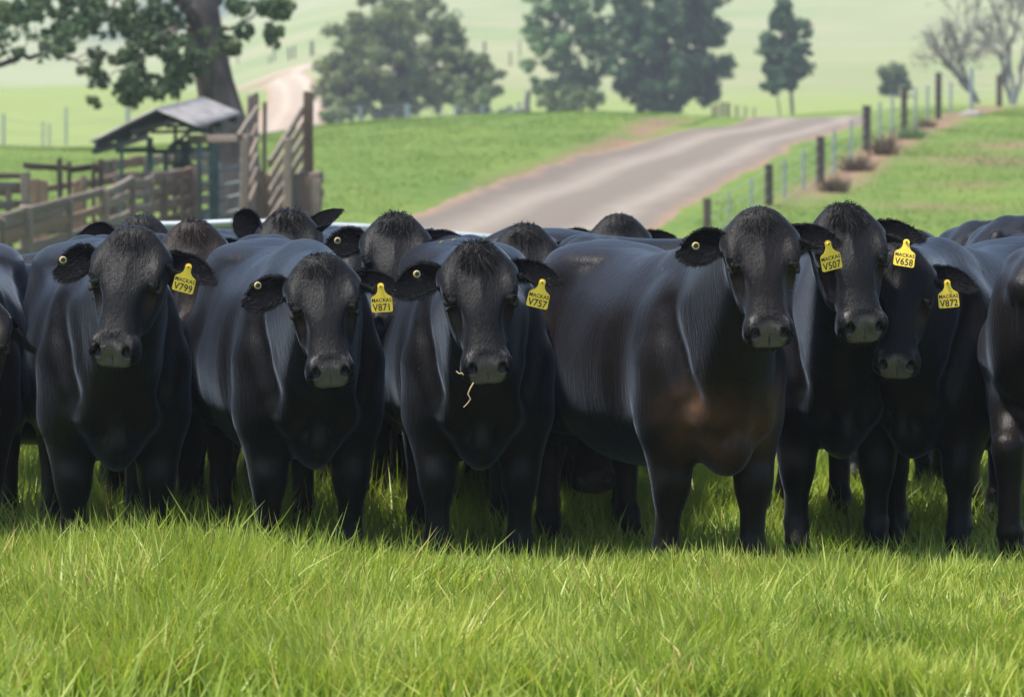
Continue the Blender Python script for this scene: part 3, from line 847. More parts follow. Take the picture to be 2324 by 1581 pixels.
def far_tufts(n):
    d = np.sqrt(rng.uniform(56.0 ** 2, 127.0 ** 2, n)); x = rng.uniform(-1, 1, n) * (d * .16 + .5); y = d - CAM_D
    k = value_noise(x, y, 2.2, 41) * .6 + value_noise(x, y, .7, 42) * .5
    rx = np.interp(y, ROAD[:, 1], ROAD[:, 0])
    keep = (np.abs(x - rx) > 2.85 + .5 * value_noise(x, y, 1.1, 43)) & (rng.uniform(0, 1, n) < .25 + k)
    keep &= ~((np.abs(x - .35 - fence_x(d)) < .9 * rng.uniform(.4, 1, n)) & (d > 76) & (d < 145))
    sb = x - np.interp(d, BANK_D, BANK_X); keep &= ~((np.abs(sb + .4) < .6) & (d > 78) & (rng.uniform(0, 1, len(x)) < .8))
    x, y, d, k = x[keep], y[keep], d[keep], k[keep]; n = len(x)
    h = rng.uniform(.03, .075, n) * (.6 + .7 * k)
    a = rng.uniform(0, 6.28, n); dr = unit(np.stack([np.cos(a) * .35, np.sin(a) * .35, np.ones(n)], 1))
    V, F, T, I = ribbons(np.stack([x, y, terrain(x, y) - .01], 1), dr, h, rng.uniform(.018, .04, n), np.zeros((n, 3)), 1)
    me = mesh_arrays('tufts', V, F, [M_GRASSF]); attr(me, 'rnd', np.clip(.5 * rng.uniform(0, 1, n) + .55 * (value_noise(x, y, 3.5, 44)) - .05, 0, 1)[I]); attr(me, 't', T)
    return me
M_GRASSF = grass_material('short_grass', [(0, (.090, .155, .022)), (.4, (.120, .190, .027)), (.8, (.165, .215, .036)), (1.0, (.21, .24, .06))], .25)
# ------------------------------------------------------------------ timber, steel, tubes
def timber(name, c0, c1, rough=.9, sc=9):
    m = NT(name)
    tc = m.n('TexCoord').outputs['Object']
    g = m.noise(sc, 5, .7, tc, (7, 7, .8)); w = m.noise(2.2, 4, .6, tc); inf = m.n('ObjectInfo').outputs['Random']
    col = m.mix(m.ramp(g.outputs['Fac'], [(.3, (0,) * 3), (.72, (1,) * 3)]), c0, c1)
    col = m.mix(m.math('MULTIPLY', w.outputs['Fac'], .55), col, tuple(x * .45 for x in c0))
    col = m.mix(1.0, col, m.ramp(inf, [(0, (.72, .70, .68)), (.5, (1, 1, 1)), (1, (1.18, 1.10, 1.02))]), 'MULTIPLY')
    m.color(col); m.set(Roughness=rough, Specular_IOR_Level=.2); m.bump(g.outputs['Fac'], .6, .02)
    return m.m
M_WOOD = timber('weathered_timber', (.165, .125, .098), (.35, .295, .245))
M_WOODB = timber('brown_timber', (.15, .10, .072), (.31, .22, .16))
M_WOODD = timber('dark_timber', (.075, .058, .050), (.16, .13, .11))
M_STEEL = plain('galvanised_steel', (.26, .29, .30), .55, .5, .3, .25, 14)
M_GREEN = plain('green_painted_steel', (.055, .115, .110), .5, .4, 0, .35, 10)
M_GREEND = plain('dark_green_steel', (.022, .038, .038), .55, .4, 0, .3, 10)
def roofing():
    m = NT('grey_roof_sheet'); n = m.noise(3.5, 5, .65)
    m.color(m.ramp(n.outputs['Fac'], [(.25, (.10, .088, .080)), (.5, (.215, .20, .19)), (.8, (.31, .295, .285))])); m.set(Roughness=.6, Metallic=.2)
    return m.m
M_ROOF = roofing()
BEAM = {}
def beam(name, a, b, w, h, mat, parent, uneven=.12, up=(0, 0, 1)):
    """a sawn length of timber from a to b: local z runs along it; slightly uneven section"""
    a = Vector(a); b = Vector(b); ax = b - a; L = ax.length
    key = (round(L, 2), round(w, 3), round(h, 3), mat.name, random.randrange(2))
    me = BEAM.get(key)
    if me is None:
        n = 6; V = []
        for i in range(n):
            z = L * i / (n - 1); k = 1 + random.uniform(-uneven, uneven) * .6; k2 = 1 + random.uniform(-uneven, uneven) * .6
            ox, oy = random.uniform(-.06, .06) * w * (uneven > .05), random.uniform(-.06, .06) * h * (uneven > .05)
            c = .28
            for sx, sy in ((-1, -1 + c), (-1 + c, -1), (1 - c, -1), (1, -1 + c), (1, 1 - c), (1 - c, 1), (-1 + c, 1), (-1, 1 - c)):
                V.append((sx * w / 2 * k + ox, sy * h / 2 * k2 + oy, z + (random.uniform(-.25, .25) * min(w, h) if i in (0, n - 1) and uneven > .05 else 0)))
        F = [np.array([[i * 8 + j, i * 8 + (j + 1) % 8, (i + 1) * 8 + (j + 1) % 8, (i + 1) * 8 + j] for i in range(n - 1) for j in range(8)])]
        F.append(np.array([list(range(7, -1, -1)), [(n - 1) * 8 + j for j in range(8)]]))
        me = mesh_arrays(name, V, F, [mat], smooth=False); BEAM[key] = me
    o = link(name, me, parent)
    z = ax.normalized(); u = Vector(up)
    if abs(z.dot(u)) > .97: u = Vector((0, 1, 0))
    x = u.cross(z).normalized(); y = z.cross(x)
    Mx = Matrix((x, y, z)).transposed().to_4x4(); Mx.translation = a
    if parent is not None: Mx = Matrix.Translation(-parent.location) @ Mx
    o.matrix_local = Mx
    return o
def tube_arrays(path, rad, k=7):
    path = np.asarray(path, float); rad = np.asarray(rad, float); n = len(path)
    tg = unit(np.gradient(path, axis=0)); ref = np.array([.31, .95, .1])
    V = []
    for p, t, r in zip(path, tg, rad):
        x = np.cross(t, ref); x /= np.linalg.norm(x); y = np.cross(t, x)
        for j in range(k):
            a = 2 * math.pi * j / k; V.append(p + (x * math.cos(a) + y * math.sin(a)) * r)
    F = [[i * k + j, i * k + (j + 1) % k, (i + 1) * k + (j + 1) % k, (i + 1) * k + j] for i in range(n - 1) for j in range(k)]
    return np.array(V), np.array(F)
def join_tubes(lst):
    Vs, Fs, o = [], [], 0
    for V, F in lst: Vs.append(V); Fs.append(F + o); o += len(V)
    return np.concatenate(Vs), np.concatenate(Fs)
def pipe(name, a, b, r, mat, parent):
    loc = np.array(parent.location) if parent is not None else 0
    V, F = tube_arrays(np.linspace(np.asarray(a) - loc, np.asarray(b) - loc, 3), [r] * 3, 10)
    return link(name, mesh_arrays(name, V, [F], [mat]), parent)
def gz(x, y): return float(terrain(x, y))
def post(name, px, ytop, d, w, mat, parent, depth=None, uneven=.12, lean=0):
    t = at(px, ytop, d); b = np.array([t[0] - lean, t[1], gz(t[0], t[1]) - .1])
    return beam(name, b, t, w, depth or w, mat, parent, uneven, up=(0, 1, 0))

# ------------------------------------------------------------------ stock yard on the left
def yard_fence(label, d_left, d_right, x0, x1, posts, tops, nrail, gap, rw, mat, pmat=None, first=0):
    mid = at((x0 + x1) / 2, 430, (d_left + d_right) / 2)
    root = empty('yard_fence', (mid[0], mid[1], gz(mid[0], mid[1])))
    setp(root, label, 'fence', 'fences of the stock yard')
    dd_ = lambda px: d_left + (d_right - d_left) * (px - x0) / (x1 - x0)
    for px, yt, wpx in posts:
        d = dd_(px); post('post', px, yt, d - .02, wpx * d / FPX, pmat or mat, root)
    xs = [x0] + [p[0] for p in posts if x0 < p[0] < x1] + [x1]
    ty = lambda px: np.interp(px, [t[0] for t in tops], [t[1] for t in tops])
    for i in range(first, nrail):
        for a, b in zip(xs[:-1], xs[1:]):
            pa, pb = at(a, ty(a), dd_(a) + .10), at(b, ty(b), dd_(b) + .10)
            dz = np.array([0, 0, -gap * i + random.uniform(-.05, .05)]); dz2 = np.array([0, 0, -gap * i + random.uniform(-.05, .05)])
            if random.random() < .09 and i > 0: continue
            beam('rail', pa + dz, pb + dz2, .07, rw * random.uniform(.75, 1.25), mat if random.random() < .75 else M_WOODB, root, .22)
    return root
yard_fence('rough grey timber yard fence at the left edge behind the cattle', 43, 47.5, -30, 237, [(60, 471, 30), (157, 453, 16), (237, 432, 22), (5, 500, 14)], [(-30, 506), (60, 492), (157, 468), (237, 440)], 7, .215, .115, M_WOOD)
yard_fence('grey timber yard fence with close rails in front of the crush', 48.5, 53, 237, 440, [(299, 404, 17), (372, 402, 20), (438, 380, 23), (345, 410, 10), (410, 405, 10)], [(237, 432), (299, 412), (372, 402), (440, 392)], 7, .21, .11, M_WOOD)
yard_fence('dark post and rail gate frame beyond the yard fence', 52, 54, 56, 226, [(135, 360, 12), (157, 368, 9), (212, 370, 9), (229, 363, 11)], [(56, 378), (226, 382)], 1, .3, .10, M_WOODD)
yard_fence('pale two-rail timber fence at the far left edge', 50, 50.5, -40, 60, [(58, 393, 20)], [(-40, 396), (60, 397)], 4, .20, .09, M_WOOD)
yard_fence('weathered back fence of the yard seen under the shelter', 60, 62, 225, 470, [(262, 366, 10), (330, 360, 10), (395, 356, 10)], [(225, 374), (470, 352)], 5, .26, .17, M_WOOD)
yard_fence('second row of brown timber rails inside the left yard', 55, 58, -30, 300, [(20, 425, 14), (92, 418, 16), (190, 400, 13), (262, 392, 14)], [(-30, 436), (92, 428), (190, 412), (300, 398)], 6, .24, .13, M_WOODB, M_WOOD)
for lab, x0, x1, y0, y1, d in (('short reddish brown board leaning inside the left yard', 69, 109, 407, 452, 49.5), ('small red stained board beside the dark gate frame', 165, 191, 412, 436, 52.5)):
    a, b = at(x0, y1 + 60, d), at(x1, y0, d)
    w = b[0] - a[0]; c = (a + b) / 2
    root = empty('yard_board', (c[0], c[1], gz(c[0], c[1]))); setp(root, lab, 'board', 'loose boards in the yard')
    for k in range(2):
        beam('plank', (a[0] + w * (.25 + .5 * k), c[1], gz(c[0], c[1])), (a[0] + w * (.25 + .5 * k), c[1], b[2] - .02 * k), w * .48, .05, M_WOODB, root, .06, up=(0, 1, 0))
# shelter roof on steel posts
A, B_, D_, C_ = at(353, 247, 53.2), at(462, 221, 57), at(452, 287, 52.6), at(547, 256, 56.4)
E_ = at(203, 322, 52.4); F_ = E_ + (B_ - A)
base = at(400, 430, 55)
shelter = empty('crush_shelter', (base[0], base[1], gz(base[0], base[1])))
setp(shelter, 'small gabled iron roof on green steel posts over the crush', 'shelter')
def roof_sheet(P00, P10, P11, P01, parent):
    """corrugated sheet: P00-P10 along the ridge, P00-P01 down the slope"""
    nu, nv = 60, 5
    loc = np.array(parent.location); V = []
    n = np.cross(P10 - P00, P01 - P00); n /= np.linalg.norm(n)
    if n[2] < 0: n = -n
    for lay in (0, 1):
        for j in range(nv):
            for i in range(nu):
                u, v = i / (nu - 1), j / (nv - 1)
                p = (P00 * (1 - u) + P10 * u) * (1 - v) + (P01 * (1 - u) + P11 * u) * v
                V.append(p + n * (.018 * math.sin(u * 60) - .02 * lay) - loc)
    F = []; o = nu * nv
    for j in range(nv - 1):
        for i in range(nu - 1):
            a = j * nu + i; F.append((a, a + 1, a + nu + 1, a + nu)); F.append((o + a + nu, o + a + nu + 1, o + a + 1, o + a))
    for j in range(nv - 1):
        for e in (0, nu - 1): a = j * nu + e; F.append((a, a + nu, o + a + nu, o + a))
    for i in range(nu - 1):
        for e in (0, nv - 1): a = e * nu + i; F.append((a, a + 1, o + a + 1, o + a))
    return link('roof_sheet', mesh_arrays('roof_sheet', V, [np.array(F)], [M_ROOF]), parent)
roof_sheet(A, B_, C_, D_, shelter); roof_sheet(A, B_, F_, E_, shelter)
for t in (.12, .5, .88):
    off = np.array([0, 0, -.09])
    beam('rafter', A + (B_ - A) * t + off, D_ + (C_ - D_) * t + off, .07, .10, M_GREEND, shelter, .02)
    beam('rafter', A + (B_ - A) * t + off, E_ + (F_ - E_) * t + off, .07, .10, M_GREEND, shelter, .02)
for t in (.35, .93):
    off = np.array([0, 0, -.17])
    beam('purlin', A + (E_ - A) * t + off, B_ + (F_ - B_) * t + off, .06, .09, M_GREEND, shelter, .02)
for px, yt, d, wp, m in ((340, 312, 54, 14, M_GREEN), (276, 318, 53.2, 8, M_GREEN), (398, 287, 55, 8, M_GREEND), (479, 283, 54.6, 8, M_GREEND), (428, 292, 56.5, 7, M_GREEND), (493, 300, 53.5, 10, M_GREEN)):
    post('post', px, yt, d, wp * d / FPX, m, shelter, uneven=.0)
for (xa, ya, da), (xb, yb, db), w in (((266, 342, 53.2), (350, 340, 54), .07), ((345, 300, 54), (478, 297, 54.6), .05), ((380, 288, 55), (430, 286, 56), .05), ((398, 325, 55), (480, 320, 54.6), .06), ((350, 345, 54), (470, 338, 55), .07), ((398, 326, 55), (430, 300, 56.5), .05)):
    beam('cross_bar', at(xa, ya, da), at(xb, yb, db), w, w, M_GREEND, shelter, .0)
# the crush itself
cp = at(420, 400, 54.3)
crush = empty('cattle_crush', (cp[0], cp[1], gz(cp[0], cp[1]))); setp(crush, 'green steel cattle crush with barred gate under the shelter', 'cattle crush')
for px in (376, 412, 452, 484): post('upright', px, 345 - (px > 440) * 20, 54.2 - (px > 440) * .9, .075, M_GREEN, crush, uneven=0)
for k, y in enumerate((352, 385, 416, 447, 478, 508)):
    pipe('bar', at(452, y + 2, 53.3), at(488, y - 5, 53.3), .022, M_STEEL, crush)
    if k: pipe('bar', at(376, y - 12, 54.2), at(412, y - 14, 54.2), .02, M_GREEND, crush)
Vp = np.array([at(448, 482, 53.32), at(484, 476, 53.32), at(484, 520, 53.32), at(448, 524, 53.32)]) - np.array(crush.location)
link('panel', mesh_arrays('panel', np.concatenate([Vp, Vp + [0, .012, 0]]), [np.array([[0, 1, 2, 3], [7, 6, 5, 4], [0, 4, 5, 1], [1, 5, 6, 2], [2, 6, 7, 3], [3, 7, 4, 0]])], [M_STEEL], False), crush)
th = np.linspace(0, math.pi, 12)
V, F = tube_arrays([at(385 + 24 * (1 - math.cos(t)), 350 - 26 * math.sin(t), 54) - np.array(crush.location) for t in th], [.05] * 12, 8)
link('squeeze_hoop', mesh_arrays('hoop', V, [F], [M_GREEND]), crush)
V, F = tube_arrays([at(396 + 22 * (1 - math.cos(t)), 392 - 24 * math.sin(t), 54) - np.array(crush.location) for t in th], [.04] * 12, 8)
link('squeeze_hoop', mesh_arrays('hoop', V, [F], [M_GREEND]), crush)
beam('head_bail', at(425, 330, 54.1), at(415, 520, 54.1), .09, .09, M_GREEND, crush, 0); beam('lever', at(404, 318, 54), at(432, 372, 54), .05, .05, M_GREEND, crush, 0)
# steel gate between crush and ramp
gp = at(522, 500, 52.6)
gate = empty('steel_gate', (gp[0], gp[1], gz(gp[0], gp[1]))); setp(gate, 'galvanised pipe gate between the crush and the loading ramp', 'gate')
for y in (388, 424, 454, 488, 520): pipe('bar', at(499, y, 53.2), at(549, y - 13, 52.2), .024, M_STEEL, gate)
for px, d in ((499, 53.2), (549, 52.2)):
    pipe('upright', at(px, 368, d), np.array([at(px, 368, d)[0], d - CAM_D, gz(at(px, 368, d)[0], d - CAM_D)]), .026, M_STEEL, gate)
# loading ramp
rp = at(640, 480, 52)
ramp = empty('loading_ramp', (rp[0], rp[1], gz(rp[0], rp[1]))); setp(ramp, 'timber cattle loading ramp with tall posts and sloping rails', 'loading ramp')
for px, yt, d, wp, m in ((574, 216, 54.2, 25, M_WOOD), (700, 211, 52.8, 24, M_WOODB), (654, 314, 50.8, 19, M_WOOD), (556, 320, 51.4, 20, M_WOOD), (601, 232, 58, 9, M_WOODD)):
    post('post', px, yt, d, wp * d / FPX, m, ramp, lean=.03)
beam('top_rail', at(442, 316, 53.6), at(570, 314, 51.4), .12, .11, M_WOOD, ramp)
for k in range(6):
    beam('ramp_rail', at(612, 372 + 33 * k, 50.8), at(687, 250 + 33 * k, 52.7), .05, .11, M_WOOD, ramp)
    if k: beam('ramp_rail', at(547, 340 + 33 * k, 51.4), at(583, 287 + 33 * k - 33, 54.1), .05, .11, M_WOOD, ramp)
beam('ramp_rail', at(540, 312, 51.4), at(584, 248, 54.1), .05, .11, M_WOOD, ramp)
for k in range(5):
    beam('ramp_plank', at(598 + 12 * k, 520 - 20 * k, 51 + .4 * k), at(690 + 3 * k, 530 - 22 * k, 50.8 + .4 * k), .30, .06, M_WOODB, ramp)
for k in range(4):
    beam('retaining_log', at(664, 408 + 27 * k, 52.2), at(727, 404 + 27 * k, 52.0), .13, .165, M_WOODB if k % 2 else M_WOOD, ramp, .22)
for k, px in enumerate((672, 697, 716)): beam('retaining_board', at(px, 640, 51.8), at(px, 396 + 6 * k, 51.85), .16, .06, M_WOODB if k == 1 else M_WOOD, ramp, .2, up=(0, 1, 0))
for k, px in enumerate((590, 606, 622, 638)): beam('side_board', at(px, 620, 52.3), at(px, 388 + 10 * (k % 2) - 3 * k, 52.3), .085, .04, M_WOODB if k % 2 else M_WOOD, ramp, .2, up=(0, 1, 0))
# long pipe rail behind the herd
rail_root = empty('pipe_rail_fence', (0, 9.6, gz(0, 9.6))); setp(rail_root, 'pale grey steel pipe rail running behind the left half of the herd', 'rail fence')
RP = [(352, 512), (420, 511), (560, 505), (830, 517), (1250, 552)]
for (xa, ya), (xb, yb) in zip(RP[:-1], RP[1:]):
    pipe('rail', at(xa, ya, 23.6), at(xb, yb, 23.6), .028, M_STEEL, rail_root)
for xa, ya in RP[1:]:
    t = at(xa, ya, 23.6); pipe('post', t, np.array([t[0], t[1], gz(t[0], t[1]) - .05]), .03, M_STEEL, rail_root)

# ------------------------------------------------------------------ wire fences
fr = empty('wire_fence', (fence_x(96.0), 96 - CAM_D, gz(fence_x(96.0), 96 - CAM_D))); setp(fr, 'wire fence with round timber posts climbing the hill on the right', 'fence')
tops = []
for px, yt, d in FENCE:
    post('post', px, yt, d, (18 if px < 2000 else 13) * d / FPX, M_WOODD, fr, uneven=.05)
    t = at(px, yt, d); tops.append(t)
for px, yt, wp in ((1655, 436, 5), (1706, 405, 6), (1781, 362, 7), (1824, 341, 7), (1893, 294, 7), (1932, 272, 6), (1997, 232, 6), (2025, 214, 6), (2078, 200, 6), (2105, 194, 6), (2158, 186, 6), (2205, 154, 9), (2300, 172, 6)):
    d = np.interp(px, [f[0] for f in FENCE], [f[2] for f in FENCE]); t = at(px, yt, d)
    pipe('dropper', np.array([t[0], t[1], gz(t[0], t[1]) - .05]), t, wp * d / FPX / 2, M_STEEL, fr)
for a, b in zip(tops[:-1], tops[1:]):
    for k in range(4):
        dz = np.array([0, 0, -.12 - .27 * k]); pipe('wire', a + dz, b + dz, .006, M_STEEL, fr)
def far_fence(label, posts, mat, wires=True):
    ps = []
    for px, yt, yb, wp in posts:
        g = ground_hit(px, yb, 126); d = g[1] + CAM_D; t = at(px, yt, d); ps.append((g, t, wp * d / FPX))
    c = ps[len(ps) // 2][0]
    root = empty('paddock_fence', c); setp(root, label, 'fence', 'far paddock fences')
    for g, t, w in ps: beam('post', g - [0, 0, .1], t, w, w, mat, root, .04, up=(0, 1, 0))
    if wires:
        for (g, t, w), (g2, t2, w2) in zip(ps[:-1], ps[1:]):
            for k in (.15, .5, .85): pipe('wire', t + (g - t) * k, t2 + (g2 - t2) * k, .008, M_STEEL, root)
    return root
far_fence('far fence of thin posts on the hill above the winding road', [(540, 118, 146, 3), (612, 128, 146, 4), (622, 110, 140, 4), (656, 108, 138, 5), (668, 104, 134, 5), (708, 94, 128, 8), (1100, 95, 122, 6), (1158, 118, 150, 4), (1180, 92, 130, 3)], M_WOODD)
far_fence('far fence of pale posts on the bright left paddock', [(8, 258, 345, 6), (98, 275, 335, 4), (112, 280, 332, 4), (150, 243, 330, 5), (290, 215, 318, 9)], M_STEEL)
far_fence('pale fence posts along the crest below the round tree', [(745, 238, 282, 5), (818, 240, 284, 7), (925, 236, 290, 13), (1035, 240, 285, 8), (1095, 238, 280, 7), (1178, 232, 272, 7)], M_STEEL)
far_fence('cluster of grey posts right of the dark evergreen', [(1618, 240, 276, 7), (1628, 236, 275, 7), (1640, 232, 274, 8), (1652, 233, 274, 8), (1672, 240, 272, 5), (1692, 242, 270, 4), (1712, 244, 268, 4)], M_WOOD)
# ------------------------------------------------------------------ trees
def leaf_material(name, stops, trans=.25):
    m = NT(name); rn = m.attr('rnd').outputs['Fac']
    col = m.ramp(rn, stops); m.color(col); m.set(Roughness=.55, Specular_IOR_Level=.3)
    tr = m.n('BsdfTranslucent'); m.l(col, tr.inputs['Color'])
    mx = m.n('MixShader'); mx.inputs[0].default_value = trans
    m.l(m.b.outputs[0], mx.inputs[1]); m.l(tr.outputs[0], mx.inputs[2]); m.l(mx.outputs[0], m.out.inputs['Surface'])
    return m.m
L_GUM = leaf_material('gum_leaf', [(0, (0.030, 0.063, 0.033)), (.5, (0.068, 0.120, 0.051)), (.85, (0.128, 0.188, 0.075)), (1, (0.195, 0.165, 0.090))])
L_DARK = leaf_material('dark_leaf', [(0, (.024, .060, .026)), (.6, (.048, .108, .042)), (1, (.105, .165, .064))])
L_OLIVE = leaf_material('olive_leaf', [(0, (.050, .082, .030)), (.5, (.115, .160, .052)), (1, (.230, .250, .085))])
L_MID = leaf_material('green_leaf', [(0, (0.054, 0.117, 0.042)), (.5, (0.108, 0.199, 0.068)), (1, (0.216, 0.311, 0.113))])
L_PALE = leaf_material('pale_leaf', [(0, (.075, .110, .040)), (.5, (.130, .180, .065)), (1, (.20, .23, .10))])
def bark(name, a, b):
    m = NT(name); tc = m.n('TexCoord').outputs['Object']; n = m.noise(3.0, 5, .7, tc, (3, 3, .5)); n2 = m.noise(1.2, 3, .5, tc)
    m.color(m.mix(m.ramp(n2.outputs['Fac'], [(.4, (0,) * 3), (.65, (.6,) * 3)]), m.mix(m.ramp(n.outputs['Fac'], [(.3, (0,) * 3), (.7, (1,) * 3)]), a, b), tuple(x * .5 for x in a)))
    m.set(Roughness=.9, Specular_IOR_Level=.15); m.bump(n.outputs['Fac'], .8, .04); return m.m
K_GUM = bark('gum_bark', (.075, .060, .055), (.185, .155, .140))
K_GREY = bark('grey_bark', (.16, .145, .140), (.30, .275, .265))
K_DARK = bark('dark_bark', (.040, .034, .030), (.095, .080, .070))
def leaves(clumps, per, size, droop=.0, shell=.55, seed=0, spread=.42, face=1.0):
    """clumps: (n,4) centre and radius -> diamond leaves filling irregular clumps"""
    r = np.random.default_rng(seed)
    clumps = np.asarray(clumps, float)
    vol = clumps[:, 3] ** 2; cnt = np.maximum(6, per * vol / vol.mean()).astype(int)
    ci = np.repeat(np.arange(len(clumps)), cnt); n = len(ci)
    dirs = unit(r.normal(0, 1, (n, 3))); rad = r.uniform(shell, 1.0, n) ** .6
    sub = r.normal(0, 1, (len(clumps) * 5, 3)) * spread                              # sprays inside a clump
    si = ci * 5 + r.integers(0, 5, n)
    offs = dirs * (rad * .62)[:, None] + sub[si]
    p = clumps[ci, :3] + offs * clumps[ci, 3:4] * np.array([1, 1, .82])
    p[:, 2] -= droop * clumps[ci, 3] * r.uniform(0, 1, n) ** 2
    L = size * r.uniform(.6, 1.5, n)
    nn = unit(unit(offs) * face + r.normal(0, .42, (n, 3)))                                # leaves face outwards from their clump
    a = unit(np.cross(nn, r.normal(0, 1, (n, 3)) + np.array([0, 0, 0.0])))
    b = np.cross(nn, a)
    V = np.stack([p - a * (L * .5)[:, None], p + b * (L * .26)[:, None], p + a * (L * .5)[:, None], p - b * (L * .26)[:, None]], 1).reshape(-1, 3)
    F = np.arange(n * 4).reshape(n, 4)
    crn = r.uniform(0, 1, len(clumps)); rnd = np.clip(.45 * crn[ci] + .55 * r.uniform(0, 1, n), 0, 1)
    return V, F, np.repeat(rnd, 4)
def crown_clumps(c, rx, ry, rz, n, cr, seed, shape='round', hollow=.35):
    r = np.random.default_rng(seed); out = []
    while len(out) < n:
        d = unit(r.normal(0, 1, 3)); k = r.uniform(hollow, 1) ** .5
        x, y, z = d * k
        if shape == 'cone': w = 1.05 - .62 * (z + 1) / 2; x *= w; y *= w
        if shape == 'dome' and z < -.75: continue
        lump = 1 + .10 * math.sin(5 * math.atan2(y, x) + seed) + .08 * math.sin(7 * z + 2 * seed)
        out.append((c[0] + x * rx * lump, c[1] + y * ry * lump, c[2] + z * rz * (1 + .06 * math.sin(3 * x * 5)), cr * r.uniform(.6, 1.35)))
    return np.array(out)
def branch(a, b, r0, r1, n=7, wob=.06, seed=0):
    r = np.random.default_rng(seed); a = np.asarray(a, float); b = np.asarray(b, float); L = np.linalg.norm(b - a)
    t = np.linspace(0, 1, n); P = a + (b - a) * t[:, None]; P[1:-1] += r.normal(0, wob * L, (n - 2, 3)) * .6
    P[:, 2] += np.sin(t * math.pi) * L * .06
    return tube_arrays(P, r0 + (r1 - r0) * t, 7)
def make_tree(label, base, clumps, trunk_path, trunk_r, leafm, barkm, per, size, limbs=14, droop=.0, group='paddock trees', seed=0, name='tree', cat='tree', extra=(), spread=.42, face=1.0):
    root = empty(name, base); setp(root, label, cat, group)
    loc = np.asarray(base, float); r = np.random.default_rng(seed + 50)
    tubes = []
    if trunk_path is not None:
        tp = np.asarray(trunk_path, float); tubes.append(tube_arrays(tp - loc, trunk_r, 10))
        order = r.permutation(len(clumps))[:limbs]
        for q, i in enumerate(order):
            c = clumps[i]; hts = tp[:, 2]; k = r.uniform(.45, 1.0)
            s0 = np.array([np.interp(k * (len(tp) - 1), np.arange(len(tp)), tp[:, j]) for j in range(3)])
            if s0[2] > c[2]: s0 = tp[len(tp) // 2]
            tubes.append(branch(s0 - loc, c[:3] - loc, np.mean(trunk_r) * .38, .012 + .004 * np.mean(trunk_r), 7, .07, seed + q))
    for a, b, r0, r1 in extra: tubes.append(branch(np.asarray(a) - loc, np.asarray(b) - loc, r0, r1, 9, .05, int(r.integers(999))))
    if tubes:
        V, F = join_tubes(tubes); link('trunk', mesh_arrays('trunk', V, [F], [barkm]), root)
    V, F, rn = leaves(clumps, per, size, droop, seed=seed, spread=spread, face=face)
    me = mesh_arrays('crown', V - loc, [F], [leafm], False); attr(me, 'rnd', rn)
    link('crown', me, root)
    return root
def spot(px, py, d):
    p = at(px, py, d); return np.array([p[0], p[1], gz(p[0], p[1])])
def px_clumps(lst, d, jit, seed):
    r = np.random.default_rng(seed); out = []
    for px, py, rp in lst:
        p = at(px, py, d + r.uniform(-jit, jit)); out.append((*p, rp * d / FPX))
    return np.array(out)
# big gum behind the crush, its boughs hanging in from above
D1 = 66.0
b = spot(545, 420, D1)
tp = [b - [0, 0, .2]] + [at(x, y, D1) for x, y in ((528, 330), (508, 270), (488, 190), (472, 110), (462, 40), (452, -40), (440, -160))]
tr = [.60, .46, .40, .35, .33, .31, .28, .20]
rr = np.random.default_rng(4)
cl = []
for cx, cy, sx, sy, n in ((40, 25, 80, 32, 26), (190, 30, 80, 38, 34), (330, 30, 60, 40, 28), (400, 120, 26, 50, 16), (310, 110, 55, 40, 14), (215, 165, 12, 36, 8), (330, 205, 36, 24, 14), (280, 192, 22, 18, 8), (405, 180, 18, 34, 9), (500, 90, 26, 22, 8), (525, 12, 30, 18, 6), (600, 15, 20, 12, 5), (643, 10, 12, 16, 5), (622, 72, 14, 8, 5), (548, 62, 12, 10, 3), (130, 100, 30, 20, 6), (250, -70, 180, 40, 30), (470, -110, 120, 40, 20), (440, 150, 10, 30, 5)):
    for _ in range(n): cl.append((cx + rr.normal(0, sx * .62), cy + rr.normal(0, sy * .62), rr.uniform(8, 17)))
cl = px_clumps(cl, D1 - 1, 2.2, 5)
ex = [(at(462, 60, D1), at(385, -10, D1 - 1), .16, .06), (at(465, 40, D1), at(520, -30, D1), .14, .05), (at(470, 95, D1), at(440, 62, D1), .07, .04), (at(440, 62, D1), at(350, 110, D1 - 1), .05, .015),
      (at(468, 75, D1), at(540, 62, D1), .05, .03), (at(540, 62, D1), at(655, 2, D1), .03, .010), (at(400, 60, D1 - 1), at(300, 150, D1 - 2), .05, .012), (at(385, -10, D1 - 1), at(230, 30, D1 - 2), .07, .02), (at(330, 20, D1 - 1), at(310, 210, D1 - 2), .03, .008),
      (at(470, 130, D1), at(400, 190, D1 - 1), .04, .01), (at(300, 150, D1 - 2), at(225, 190, D1 - 2), .015, .006)]
make_tree('large gum tree with thick leaning trunk behind the shelter', b, cl, tp, tr, L_GUM, K_GUM, 170, .085, 0, .6, seed=3, extra=ex, spread=.75, face=.3)
# bough of another gum entering from the left
b0 = spot(-330, 400, 61)
tp = [b0 - [0, 0, .2]] + [at(x, y, 61) for x, y in ((-330, 250), (-318, 120), (-310, -60))]
cl = px_clumps([(rr.uniform(-20, 180), rr.normal(95, 22), rr.uniform(7, 13)) for _ in range(26)] + [(rr.uniform(-320, -20), rr.uniform(-60, 120), rr.uniform(16, 26)) for _ in range(40)], 61, 1.2, 8)
ex = [(at(-318, 170, 61), at(0, 148, 60.5), .13, .055), (at(0, 148, 60.5), at(85, 126, 60.5), .050, .040), (at(85, 126, 60.5), at(212, 150, 60.3), .036, .012), (at(85, 126, 60.5), at(190, 88, 60.3), .022, .007), (at(95, 128, 60.5), at(80, 60, 60.4), .018, .006), (at(40, 140, 60.5), at(70, 78, 60.5), .018, .006), (at(150, 138, 60.4), at(250, 120, 60.2), .014, .005), (at(120, 118, 60.4), at(150, 60, 60.4), .014, .005)]
